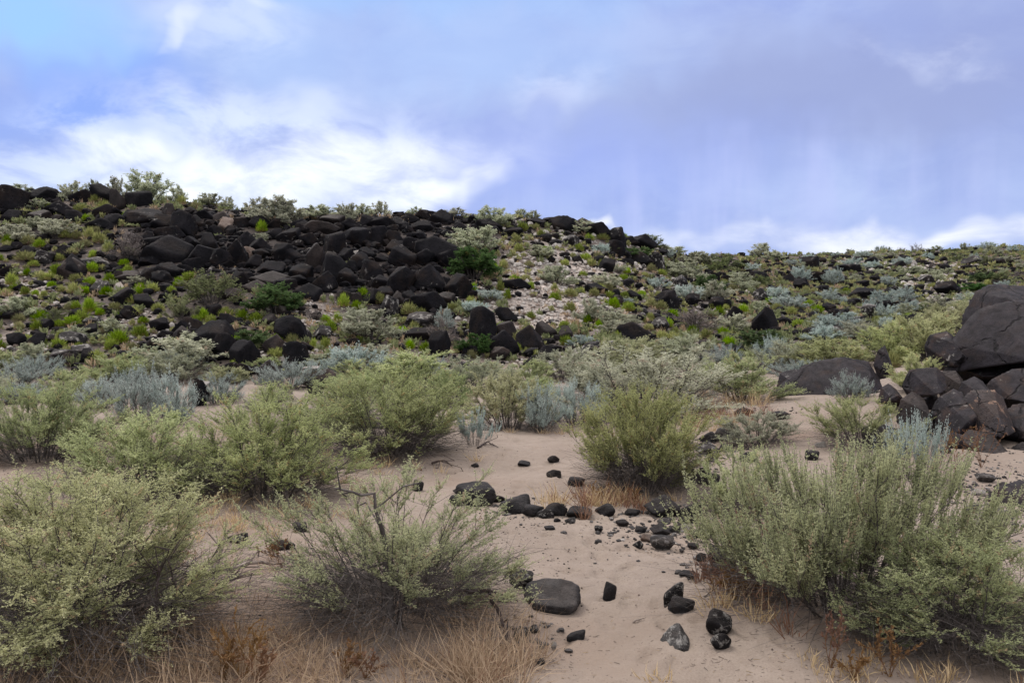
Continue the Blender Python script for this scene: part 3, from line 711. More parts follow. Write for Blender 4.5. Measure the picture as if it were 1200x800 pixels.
R_('boulder', [(915, 470), (924, 462), (960, 444), (985, 426), (1005, 419), (1030, 420), (1040, 436), (1041, 460), (1010, 472), (960, 482), (922, 482)], 16.6, 1.3, 'long black sloping slab lying in the sand left of the outcrop', 'outcrop', seed=21, sub=6, top=.9)
R_('boulder', [(912, 462), (920, 438), (936, 433), (958, 435), (960, 458), (930, 468)], 17.6, .8, 'squared black block behind the left end of the long slab', seed=22)
R_('boulder', [(1028, 430), (1034, 410), (1041, 404), (1046, 416), (1048, 440), (1034, 446)], 17.4, .5, 'pointed black rock standing at the upper end of the long slab', seed=23)

# ------------------------------------------------------------------ stones on the sand, each seen in the photograph: left, top, right, bottom
ST = [
 (616, 684, 680, 721, 'basalt', 'largest dark pitted rock on the path, loaf shaped'),
 (598, 671, 624, 692, 'basalt_crust', 'pointed two-tone rock just left of the largest path rock'),
 (707, 682, 722, 703, 'basalt', 'small upright black stone right of the largest path rock'),
 (777, 685, 800, 711, 'basalt_crust', 'grey crusted stone leaning behind a black one on the path'),
 (783, 702, 813, 721, 'basalt', 'black lobed stone in front of the grey crusted leaning stone'),
 (777, 734, 811, 765, 'basalt_white', 'grey-white pyramid-shaped stone nearest the bottom of the path'),
 (828, 717, 857, 746, 'basalt_crust', 'black stone with white spots beside the right-hand saltbush'),
 (833, 744, 856, 763, 'basalt_crust', 'small blue-grey wedge stone below the white-spotted black stone'),
 (816, 648, 827, 658, 'basalt', 'small round black stone left of the cluster by the right saltbush'),
 (831, 644, 854, 660, 'basalt', 'rounded black stone topping the cluster by the right saltbush'),
 (843, 657, 862, 675, 'basalt_brown', 'brown-black stone at the right of the cluster by the saltbush'),
 (822, 661, 846, 676, 'basalt_white', 'white-speckled flat stone at the front of the cluster'),
 (848, 648, 866, 660, 'basalt_white', 'pale grey stone tucked under the right saltbush'),
 (763, 629, 789, 646, 'basalt_white', 'whitish-topped dark stone in the scatter below the stone row'),
 (762, 615, 785, 628, 'basalt', 'flat black stone above the whitish-topped one'),
 (782, 615, 797, 625, 'basalt', 'small grey stone touching the flat black stone'),
 (744, 617, 757, 625, 'basalt', 'small dark stone left of the flat black stone'),
 (742, 634, 753, 643, 'basalt_crust', 'tiny dark stone with a pale neighbour in the scatter'),
 (751, 627, 765, 636, 'tan_rock', 'pinkish pebble beside the whitish-topped stone'),
 (810, 620, 828, 631, 'basalt_white', 'white-patched stone in the scatter near the right saltbush'),
 (796, 614, 808, 622, 'caliche', 'bright white pebble left of the white-patched stone'),
 (824, 621, 833, 627, 'caliche', 'tiny white pebble right of the white-patched stone'),
 (770, 608, 786, 615, 'basalt_white', 'pale grey stone under the big flat stone of the row'),
 (795, 605, 820, 614, 'basalt_brown', 'low brown-grey stone below the right end of the row'),
 (722, 610, 736, 617, 'basalt_brown', 'brown-grey pebble below the middle of the stone row'),
 (806, 637, 818, 644, 'basalt', 'small dark stone right of the whitish-topped one'),
 (757, 583, 797, 608, 'basalt', 'largest tilted black stone of the row across the path'),
 (796, 590, 822, 607, 'basalt', 'rightmost black stone of the row, partly under the saltbush'),
 (732, 597, 750, 605, 'basalt', 'small flat black stone of the row left of its largest tilted stone'),
 (698, 591, 720, 605, 'basalt', 'oval black stone of the row below the central green shrub'),
 (664, 595, 694, 608, 'basalt', 'long low black stone in the middle of the row'),
 (640, 589, 664, 605, 'basalt', 'lumpy black stone left of the long low one in the row'),
 (630, 597, 648, 608, 'basalt_crust', 'stone with a rusty foot in the left half of the row'),
 (612, 592, 636, 604, 'basalt', 'dark flat stone between two lumps in the row'),
 (586, 582, 621, 603, 'basalt', 'humped grey-black stone near the left end of the row'),
 (577, 581, 593, 589, 'basalt_brown', 'small stone between the arched stone and the humped one'),
 (536, 567, 579, 594, 'basalt', 'arched black stone at the left end of the row'),
 (527, 581, 543, 592, 'basalt', 'small black stone leaning at the foot of the arched one'),
 (531, 572, 544, 579, 'basalt_brown', 'tiny brown-black stone above left of the arched one'),
 (556, 577, 578, 592, 'basalt_white', 'pale grey stone leaning on the front of the arched one'),
 (483, 562, 496, 576, 'basalt', 'lone bluish-black stone above the front centre-left shrub'),
 (552, 543, 561, 548, 'basalt', 'tiny black stone at the upper left of the sandy wash'),
 (607, 540, 621, 547, 'basalt', 'small flat black stone alone in the middle of the wash'),
 (642, 534, 655, 543, 'basalt_brown', 'small brown-grey stone highest in the middle wash'),
 (641, 550, 657, 559, 'basalt_brown', 'reddish-brown stone in the middle wash'),
 (666, 560, 685, 571, 'basalt', 'round-backed dark stone left of the central green shrub'),
 (662, 607, 674, 614, 'basalt_white', 'pale pebble below the long low stone of the row'),
 (649, 607, 657, 612, 'basalt', 'tiny dark pebble left of the pale pebble'),
 (638, 617, 650, 622, 'basalt', 'flat half-buried grey pebble below the row'),
 (697, 617, 706, 625, 'basalt_crust', 'little upright grey pebble below the oval stone'),
 (813, 518, 842, 533, 'basalt_crust', 'black stone with white flecks up the side path'),
 (829, 528, 841, 541, 'basalt_white', 'grey rough pebble in front of the white-flecked stone'),
 (843, 520, 857, 529, 'basalt', 'small dark stone right of the white-flecked stone'),
 (821, 506, 840, 519, 'basalt', 'rounded black stone behind the white-flecked stone'),
 (838, 502, 863, 517, 'basalt', 'dark stone with twigs at the right of the side path stones'),
 (815, 548, 829, 568, 'basalt_brown', 'upright brown stone right of the central green shrub'),
 (797, 546, 814, 566, 'basalt_brown', 'wide brown stone against the foot of the central shrub'),
 (829, 555, 844, 570, 'basalt', 'black stone between the brown ones and the right saltbush'),
 (268, 626, 289, 637, 'basalt_crust', 'banded dark stone alone on the sand at left'),
 (318, 632, 344, 645, 'basalt_brown', 'brownish stone with rusty weeds right of the banded stone'),
 (343, 613, 360, 624, 'basalt', 'dark stone behind the front centre-left shrub'),
 (646, 752, 652, 762, 'caliche', 'small white angular pebble at the bottom of the path'),
 (620, 733, 632, 742, 'basalt_white', 'pale grey pebble below left of the largest path rock'),
 (664, 742, 685, 753, 'basalt', 'flat blue-grey flake at the bottom of the path'),
 (602, 736, 622, 750, 'basalt_white', 'grey broken stone beside dry grass at the path edge'),
 (628, 771, 638, 779, 'basalt_white', 'tiny grey pebble lowest at the left of the path'),
 (796, 670, 815, 677, 'basalt', 'half-buried blue-grey flake left of the speckled cluster'),
 (819, 446, 841, 464, 'caliche', 'white boulder between shrubs at the top of the side path'),
 (868, 530, 886, 542, 'basalt', 'dark stone left of the olive-grey shrub on the side path'),
 (944, 528, 960, 540, 'basalt', 'dark stone under the round shrub on the sand tongue'),
 (954, 518, 968, 525, 'caliche', 'white pebble above the dark stone on the sand tongue'),
 (862, 478, 884, 488, 'basalt_brown', 'low rubble stone by the rusty grass of the side path'),
 (905, 482, 924, 492, 'basalt_brown', 'low dark stone at the foot of the long black slab'),
 (1145, 556, 1164, 566, 'basalt_white', 'pale flat stone under the brown slab of the outcrop'),
 (1166, 566, 1186, 577, 'basalt', 'blue-grey stone on the pebbly patch at the right edge'),
 (1130, 592, 1146, 601, 'basalt_white', 'whitish stone on the pebbly patch right of the saltbush'),
 (1140, 574, 1156, 581, 'caliche', 'white stone on the pebbly patch below the outcrop'),
]
SHAPES = {0: 5, 1: 3}
for i, (a, b, c, d, mt, lab) in enumerate(ST):
    if lab.startswith('largest dark pitted') or 'pyramid-shaped' in lab:
        loaf = lab.startswith('largest'); x, y, z = hit((a + c) / 2, d)
        poly = [(614, 700), (620, 688), (638, 683), (672, 684), (681, 690), (682, 713), (668, 723), (640, 725), (620, 716)] if loaf else [(776, 756), (784, 744), (792, 735), (798, 734), (812, 757), (806, 767), (782, 768)]
        o = outline_rock('stone', poly, y + .02, .26 if loaf else .16, 'loaf' if loaf else 'pyramid', seed=41 if loaf else 43, kk=16, amp=.05)
        tag(o, lab, 'stone', 'stones on the sand'); continue
    if mt == 'basalt': mt = 'stone_dark'
    o = put_rock((a + c) / 2, d, (c - a) * 1.06, (d - b) * .98, 'stone', mt, lib=STONES, shape=(i * 7 + (5 if 'small upright' in lab else 3)) % 12, bury=.24, rot=(i % 2) * math.pi + .15 * math.sin(i * 3))
    tag(o, lab, 'stone', 'stones on the sand')

# ------------------------------------------------------------------ boulders of the slope
HB = [(15,251,38,28),(56,237,38,16),(103,239,34,14),(123,238,34,20),(14,262,28,14),(72,256,34,18),(125,258,30,16),(137,247,16,22),(162,243,30,18),(170,266,46,20),
 (197,262,20,20),(120,272,36,14),(137,267,24,14),(185,271,30,18),(196,283,30,16),(214,279,28,28),(233,271,18,16),(250,278,18,12),(197,310,54,30),(246,301,24,24),
 (237,315,32,24),(278,312,22,26),(260,316,22,20),(226,320,22,16),(85,329,28,27),(107,319,34,16),(57,311,22,14),(200,326,30,16),(175,331,26,16),(191,334,22,14),(152,331,28,12),
 (148,361,36,20),(152,375,16,14),(172,363,26,16),(14,377,26,12),(387,266,30,14),(377,276,38,14),(392,301,28,26),(420,291,32,22),(332,309,20,20),(315,324,34,16),
 (318,336,42,16),(351,333,28,20),(392,334,32,30),(380,344,28,22),(361,353,30,18),(422,319,20,20),(435,333,26,24),(440,287,28,20),(472,315,30,24),(463,289,22,16),(485,295,26,14),
 (497,313,28,18),(470,344,32,26),(445,341,30,16),(504,343,34,28),(537,351,30,26),(502,368,40,22),(521,359,22,14),(451,352,22,14),(467,358,16,14),(481,358,20,15),
 (457,373,20,22),(525,316,20,18),(342,402,36,26),(323,416,28,20),(490,387,34,18),(487,401,40,14),(515,419,22,26),(567,399,30,32),(591,401,24,20),(590,419,32,26),(592,379,26,16),
 (573,273,28,14),(517,263,26,16),(422,449,28,10),(369,465,16,10),(252,409,40,28),(220,396,30,20),(264,419,26,24),(285,433,30,28),(272,449,26,20),
 (105,396,18,14),(54,389,16,12),(84,406,30,14),(102,421,30,14),(75,427,26,14),(144,446,34,14),(171,439,22,14),(660,274,30,18),(682,276,30,18),(700,279,28,16),
 (723,291,24,22),(721,301,22,16),(753,293,32,16),(770,319,17,18),(751,311,28,14),(711,319,18,14),(600,277,22,10),(578,276,22,12),(621,413,30,26),(640,398,24,18),(603,341,34,12),
 (698,346,24,12),(693,422,26,18),(782,361,28,18),(797,344,16,18),(896,391,26,26),(1007,351,24,12),(955,333,28,12),(992,319,30,9),(1142,311,24,10),(1171,312,18,8),(305,300,24,18),(290,290,22,16),(340,285,24,16),
 (325,268,26,12),(300,262,22,12),(410,272,26,14),(445,268,24,12),(470,270,24,14),(495,272,24,12),(350,270,24,12),(405,312,22,18),(430,306,20,14),(460,300,22,16),(345,310,22,16),(300,345,24,14),(270,335,22,16),(240,338,22,14),
 (222,296,20,16),(168,285,22,12),(150,262,24,14),(90,262,26,14),(46,262,26,14),(282,268,24,12),(262,262,22,12),(240,258,24,10),(540,275,22,12),(555,262,22,10),(500,258,26,10),(480,262,22,10)]
items = []
taken = []
for i, (px, py, w, h) in enumerate(HB):
    o = put_rock(px, py, w * 1.12, h * 1.25, 'boulder', rng.choice(['basalt'] * 4 + ['basalt_brown', 'basalt_crust']) if not (150 < px < 560 and py < 370) else rng.choice(['basalt'] * 6 + ['basalt_brown']))
    tag(o, None, 'boulder', 'black boulders on the hillside'); items.append((o, px, py - h * .5, size_word(w, 22, 31) + (' low' if h < w * .5 else '') + ' black')); taken.append((px, py - h * .5, w))
for (px, py, w, h, mt, shp, lab) in [(197,299,54,24,'basalt',2,'long humped black boulder in the left part of the rockfall'),(369,318,24,34,'basalt_brown',7,'upright brown-topped block in the rockfall'),
  (512,307,54,34,'basalt',9,'long tilted slab at the right end of the rockfall'),(262,273,22,20,'tan_rock',4,'pale tan-faced boulder on the rockfall rim'),(292,305,18,16,'tan_rock',6,'small pale boulder among black ones in the rockfall'),
  (420,301,12,8,'caliche',1,'small pale grey stone in a pocket of the rockfall'),(378,354,8,9,'tan_rock',3,'small tan block at the lower edge of the rockfall'),(141,344,12,14,'caliche',10,'white upright stone on the left slope'),
  (377,456,54,24,'basalt_brown',8,'wide dark rock with a white cap at the foot of the slope'),(234,476,20,32,'basalt',5,'dark upright rock with a white top beside the silver bushes'),
  (742,407,42,32,'basalt',9,'dark tilted slab on the middle slope'),(1111,346,34,18,'basalt',12,'dark pointed boulder on the far right slope'),(860,386,18,28,'basalt',11,'narrow upright black rock on the saddle slope'),
  (85,329,30,28,'basalt_brown',0,'square dark brown block on the left slope'),(1068,312,14,7,'caliche',2,'pale stone on the far right slope'),(330,425,10,7,'caliche',1,'white stone near the slope foot'),(493,419,9,7,'caliche',3,'white pebble-like stone right of the slope-foot bushes')]:
    o = put_rock(px, py, w, h, 'boulder', mt, shape=shp, rot=.1, tilt=-.35 if 'tilted' in lab else 0)
    tag(o, lab, 'boulder', 'black boulders on the hillside' if 'dark' in lab or 'black' in lab else 'pale stones on the hillside'); taken.append((px, py - h * .5, w))
for (px, py, w, h, lab) in [(363, 431, 24, 5, 'white crust slab capping the wide dark rock'), (236, 450, 20, 8, 'white crust slab capping the dark upright rock')]:
    x, y, z = hit(377 if px > 300 else 234, 456 if px > 300 else 476)
    o = obj('stone', ROCKS[4]); s = y / F
    p = at(px, py, y + .35); o.location = p; o.scale = (w * s, w * s * .7, h * s); o.location.z -= 0
    own_material(o, 'caliche'); tag(o, lab, 'stone', 'pale stones on the hillside')

# rim ledge: jointed dark lava cap under the skyline right of the rockfall
LEDGE = [(628,263,22,10),(646,265,24,13),(664,268,22,14),(684,271,24,14),(702,276,22,15),(718,281,20,12),(735,287,22,10),(753,292,20,8),(772,297,18,7)]
for i, (px, py, w, h) in enumerate(LEDGE):
    o = put_rock(px, py, w * 1.3, h, 'ledge_block', 'basalt', shape=(i * 3) % 16, rot=0, thick=1.6)
    tag(o, 'dark lava block of the rim ledge, number %s from its left end' % ['one', 'two', 'three', 'four', 'five', 'six', 'seven', 'eight', 'nine'][i], 'boulder', 'blocks of the black rim ledge')

# more boulders: rockfall, left slope, rim, middle slope, saddle and far slope
ZB = [  # cx, cy, rx, ry, density, wmin, wmax (metres)
 (350, 300, 210, 50, 1.0, .6, 1.15), (240, 270, 130, 22, .7, .5, 1.1), (480, 340, 80, 30, 1.0, .5, 1.2), (60, 245, 70, 18, .7, .6, 1.3), (60, 310, 80, 50, .25, .4, .9), (150, 380, 160, 60, .35, .35, .9),
 (300, 400, 100, 50, .35, .35, .9), (590, 400, 60, 25, .5, .4, .9), (720, 290, 90, 20, .6, .5, 1.1), (760, 350, 70, 40, .3, .4, .9), (680, 400, 120, 30, .25, .4, .8), (880, 340, 90, 40, .35, .4, 1.0),
 (1010, 325, 190, 22, .4, .5, 1.4), (960, 370, 120, 30, .2, .4, .9), (500, 265, 120, 14, .6, .5, 1.0), (1120, 320, 80, 26, .25, .4, 1.0)]
nr = np.random.RandomState(5)
N_ = 60000
yy = nr.uniform(24, 96, N_); tt = nr.uniform(-.62, .62, N_); keep = nr.uniform(size=N_) < yy / 96; yy = yy[keep]; tt = tt[keep]; xx = tt * yy
zz = height(xx, yy); pxs, pys = project(xx, yy, zz)
# drop what lies behind a crest
def visible(x, y, z, lift=.3):
    ok = np.ones(len(x), bool)
    for f in (.985, .97, .95, .92, .88, .82, .75):
        hz = height(x * f, y * f); line = EYE + (z + lift - EYE) * f
        ok &= hz < line
    return ok
vis = visible(xx, yy, zz); xx, yy, zz, pxs, pys = [a[vis] for a in (xx, yy, zz, pxs, pys)]
cand = []
for i in range(len(xx)):
    best = 0; z_ = None
    for q in ZB:
        dd = ((pxs[i] - q[0]) / q[2]) ** 2 + ((pys[i] - q[1]) / q[3]) ** 2
        if dd < 1 and q[4] > best: best = q[4]; z_ = q
    if ((pxs[i] - 648) / 62) ** 2 + ((pys[i] - 342) / 48) ** 2 < 1 and nr.uniform() < .8: continue
    if z_ is None: 
        if nr.uniform() < .035: cand.append((i, nr.uniform(.3, .6)))
        continue
    if nr.uniform() < best * .8: cand.append((i, nr.uniform(z_[5], z_[6]) * nr.uniform(.7, 1)))
acc = []
cell = {}
for (a, b, w) in taken: cell.setdefault((int(a // 30), int(b // 30)), []).append((a, b, w))
for i, wm in cand:
    w = wm * F / yy[i]; a, b = pxs[i], pys[i]
    ok = True
    for u in (-1, 0, 1):
        for v in (-1, 0, 1):
            for (c_, d_, e_) in cell.get((int(a // 30) + u, int(b // 30) + v), ()):
                if ((a - c_) ** 2 + ((b - d_) * 1.5) ** 2) < (.33 * (w + e_)) ** 2: ok = False
    if not ok: continue
    cell.setdefault((int(a // 30), int(b // 30)), []).append((a, b, w)); acc.append((w, i, wm))
acc.sort(reverse=True)
print('extra boulders', len(acc))
n_single = max(0, 300 - len(HB) - 40)
rest = acc[n_single:]
for w, i, wm in acc[:n_single]:
    px, py = pxs[i], pys[i]
    rock_zone = 130 < px < 560 and py < 365
    h = w * rng.uniform(.55, .9)
    o = put_rock(px, py, w, h, 'boulder', rng.choice(['basalt'] * 6 + ['basalt_brown']) if rock_zone else rng.choice(['basalt'] * 4 + ['basalt_brown', 'basalt_crust', 'basalt_crust']), hitp=(xx[i], yy[i], zz[i]))
    tag(o, None, 'boulder', 'black boulders on the hillside'); items.append((o, px, py - h * .5, size_word(w, 14, 22) + ' black'))
# merge by a size word common to all
auto_label(items, 'boulder')

# small rubble: nobody could count it
def scatter_rubble(name, label, n, mask, smin, smax, mat, seed, squash=.6, extra=None, yr=(3.5, 95)):
    rs = np.random.RandomState(seed)
    bases = []
    for v in range(6):
        d, Fc = ico(1)
        V = d * planes_surface(d, unit(np.vstack([rs.normal(size=(7, 3)), np.eye(3), -np.eye(3)])), np.concatenate([rs.uniform(.6, 1, 7), np.ones(6)]), 16)[:, None]
        bases.append(V * .5)
    y = rs.uniform(yr[0], yr[1], n * 30) ; x = rs.uniform(-.62, .62, n * 30) * y
    z = height(x, y); px, py = project(x, y, z)
    m = mask(px, py, x, y)
    ok = rs.uniform(size=len(x)) < m; x, y, z = x[ok][:n], y[ok][:n], z[ok][:n]
    s = smin + (smax - smin) * rs.uniform(size=len(x)) ** 2.2
    if extra: s = s * extra(y)
    Vs, Fs, o = [], [], 0
    Fc = ico(1)[1]
    for v in range(6):
        sel = np.arange(len(x)) % 6 == v; m_ = sel.sum()
        if not m_: continue
        a = rs.uniform(0, 6.283, m_); c_, s_ = np.cos(a), np.sin(a)
        B = bases[v][None] * (s[sel][:, None, None] * np.stack([rs.uniform(.8, 1.3, m_), rs.uniform(.7, 1.1, m_), rs.uniform(.4, .9, m_) * squash / .6], 1)[:, None, :])
        X = B[..., 0] * c_[:, None] - B[..., 1] * s_[:, None]; Y_ = B[..., 0] * s_[:, None] + B[..., 1] * c_[:, None]
        V = np.stack([X + x[sel][:, None], Y_ + y[sel][:, None], B[..., 2] + (z[sel] + s[sel] * .12)[:, None]], -1)
        Vs.append(V.reshape(-1, 3)); Fs.append((Fc[None] + (np.arange(m_) * len(bases[v]))[:, None, None] + o).reshape(-1, 3)); o += m_ * len(bases[v])
    me = np_mesh(name, np.concatenate(Vs), [np.concatenate(Fs)], M[mat], False)
    return tag(obj(name, me), label, 'rubble', kind='stuff')
def gmask(lst):
    def f(px, py, x, y):
        m = np.zeros_like(px)
        for (cx, cy, rx, ry, a) in lst: m = np.maximum(m, a * np.exp(-((px - cx) / rx) ** 2 - ((py - cy) / ry) ** 2))
        return m * (y > 22)
    return f
def hillmask(px, py, x, y):
    _, h = base_height(x, y)
    return h * (.35 + .65 * (fbm(x * .35, y * .35, o=2) > 0)) * .5
scatter_rubble('dark_rubble', 'small dark broken lava rubble littering the hillside', 15000, hillmask, .08, .42, 'basalt', 1)
scatter_rubble('rockfall_rubble', 'black rubble filling the gaps of the rockfall', 5000, gmask([(350, 300, 170, 42, 1.0), (230, 275, 90, 22, .9), (470, 330, 60, 35, .9), (520, 265, 130, 10, .8), (60, 245, 60, 14, .7)]), .18, .62, 'basalt', 12)
scatter_rubble('brown_rubble', 'brownish and crusted rubble littering the hillside', 5000, hillmask, .08, .35, 'basalt_white', 2)
scatter_rubble('pale_gravel', 'pale whitish gravel scree on the slopes', 11000, gmask(SCREE), .06, .33, 'caliche', 3, extra=lambda y: np.clip(y / 40, .8, 1.6))
scatter_rubble('pink_gravel', 'pinkish gravel mixed through the scree', 3800, gmask([(a, b, c * .95, d * .95, e) for a, b, c, d, e in SCREE]), .06, .25, 'tan_rock', 4)
def sandmask(px, py, x, y):
    _, h = base_height(x, y)
    return (1 - h) * (y < 24) * (fbm(x * .9 + 3, y * .9, o=3) > .15) * np.clip(8 / y, .1, 1)
scatter_rubble('sand_pebbles', 'tiny dark and grey pebbles sprinkled on the sand', 3800, sandmask, .003, .022, 'basalt_brown', 6, yr=(3.4, 17))
scatter_rubble('sand_crumbs', 'crumbs of dried earth scattered over the sand', 5200, lambda px, py, x, y: sandmask(px, py, x, y) * .6 + .25 * (y < 9), .003, .016, 'tan_rock', 16, yr=(3.4, 12))
def bandmask(px, py, x, y):
    m = np.zeros_like(px)
    for (cx, cy, rx, ry, a) in [(780, 620, 60, 22, 1), (1165, 590, 44, 40, 1), (835, 665, 30, 14, .9), (615, 750, 40, 20, .8), (600, 600, 40, 10, .4), (835, 530, 40, 18, .7), (880, 490, 50, 12, .6)]:
        m = np.maximum(m, a * np.exp(-((px - cx) / rx) ** 2 - ((py - cy) / ry) ** 2))
    return m
scatter_rubble('grey_gravel', 'grey and whitish chips between the stones on the sand', 2600, bandmask, .010, .05, 'basalt_white', 7, yr=(4, 16))
if rest:
    rs = np.random.RandomState(9); Vs = []; Fs = []; o_ = 0
    d, Fc = ico(2)
    for w, i, wm in rest:
        V = d * planes_surface(d, unit(np.vstack([rs.normal(size=(9, 3)), np.eye(3), -np.eye(3)])), np.concatenate([rs.uniform(.6, 1, 9), np.ones(6)]), 20)[:, None] * .5
        V = V * [wm, wm * .9, wm * rs.uniform(.5, .8)] + [xx[i], yy[i], zz[i] + wm * .15]
        Vs.append(V); Fs.append(Fc + o_); o_ += len(V)
    tag(obj('small_boulders', np_mesh('small_boulders', np.concatenate(Vs), [np.concatenate(Fs)], M['basalt'], False)), 'smaller far boulders strewn over the slopes', 'rubble', kind='stuff')

# ------------------------------------------------------------------ big foreground shrubs, each with a mesh of its own
def hero(name, seed, mat, px, pyb, w, h, label, cat='shrub', back=.34, **kw):
    d = dict(nmain=48, nsec=11, nshoot=8, nleaf=20, zlo=.84, shoot=.11, leaf=.0125, leafw=.42, upb=.9, along=.5, rnd=.5, dead=900, twigr=.0022, seclen=.14)
    d.update(kw)
    ms = shrub_meshes(name, seed, mat, **d)
    o = put_shrub('hero', px, pyb, w, h, name, meshes=ms, flip=seed * 1.3, back=back)
    return tag(o, label, cat, 'grey-green saltbushes of the wash' if cat == 'shrub' else None)
hero('saltbush', 301, 'saltbush', 984, 748, 282, 236, 'biggest pale green saltbush filling the lower right, upright plume-like shoots', upb=2.0, rnd=.3, shoot=.20, along=.68, leafw=.36, nmain=46, nsec=13, nshoot=7, nleaf=30, leaf=.0135, low=.55, back=.40)
hero('saltbush', 302, 'saltbush', 1118, 785, 215, 168, 'darker grey-green saltbush in the lower right corner with dead yellow sprigs', upb=.5, rnd=.7, low=.6, dead=1300, gap=.10, dry=.07, nmain=36, leaf=.014)
hero('saltbush', 303, 'saltbush', 866, 606, 84, 86, 'pale saltbush leaning over the right end of the stone row', nmain=16, nsec=9, nshoot=8, nleaf=18, leaf=.018, upb=1.0, low=.5)
hero('saltbush', 304, 'saltbush', 458, 757, 268, 208, 'sprawling open saltbush in front of the path, lower centre left', upb=.6, rnd=.65, low=.35, dead=1500, deadr=.28, gap=.2, nleaf=22, reach=.46, nmain=30, leaf=.012)
hero('saltbush', 305, 'saltbush_yellow', 92, 795, 300, 250, 'largest yellow-green saltbush in the lower left corner', upb=.45, rnd=.8, shoot=.09, leaf=.0105, nshoot=12, nleaf=20, dead=1700, gap=.04, low=.3, deadr=.30)
hero('saltbush', 306, 'saltbush_yellow', 310, 592, 200, 140, 'dense yellow-green saltbush left of the centre, straw at its foot', upb=.5, leaf=.013, nleaf=16, shoot=.10)
hero('saltbush', 307, 'saltbush', 170, 592, 190, 112, 'wide low grey-green saltbush between the corner bush and the dense yellow-green one', upb=.7, leaf=.014, nleaf=16, shoot=.12, gap=.15)
hero('saltbush', 308, 'saltbush_yellow', 458, 541, 165, 108, 'dark-skirted yellow-green saltbush at the left end of the sandy wash', upb=.5, leaf=.014, nleaf=14, shoot=.10, dead=1400, low=.25)
hero('saltbush', 309, 'saltbush', 48, 545, 150, 98, 'rounded saltbush at the left picture edge above the corner bush', leaf=.014, nleaf=14, shoot=.11)
hero('saltbush', 310, 'saltbush_lime', 752, 584, 135, 135, 'round lime-green saltbush in the middle of the picture, dark at its foot', leaf=.016, nleaf=16, shoot=.13, upb=.7, dead=1400, low=.3)
hero('saltbush', 311, 'saltbush', 400, 505, 150, 62, 'low saltbush filling the gap left of the dark-skirted one', leaf=.016, nleaf=11, shoot=.11, nmain=20, back=.2)
hero('saltbush', 312, 'saltbush_yellow', 1008, 528, 105, 66, 'round light green saltbush on the sand tongue before the outcrop', leaf=.018, nleaf=13, shoot=.13, nmain=20)
hero('sagebrush', 320, 'sage', 1072, 566, 62, 84, 'silver-blue sage with tall straight stems behind the biggest saltbush', nmain=26, nsec=5, nshoot=5, nleaf=20, upb=4.0, rnd=.15, shoot=.30, leaf=.03, leafw=.15, along=.85, dead=60, seclen=.1, openb=.6, low=0, reach=.30)
hero('sagebrush', 321, 'sage', 676, 501, 76, 56, 'fan-shaped silver-blue sage at the back of the sandy wash', nmain=30, nsec=8, nshoot=7, nleaf=12, upb=1.6, rnd=.3, shoot=.22, leaf=.03, leafw=.18, along=.8, dead=300, seclen=.12, low=.4)
hero('sagebrush', 322, 'sage', 556, 523, 40, 47, 'small upright silver sage alone at the left of the sandy wash', nmain=20, nsec=6, nshoot=6, nleaf=10, upb=2.4, rnd=.25, shoot=.26, leaf=.045, leafw=.18, along=.8, dead=120, seclen=.12, low=.2)
TKM = []; BELT = []
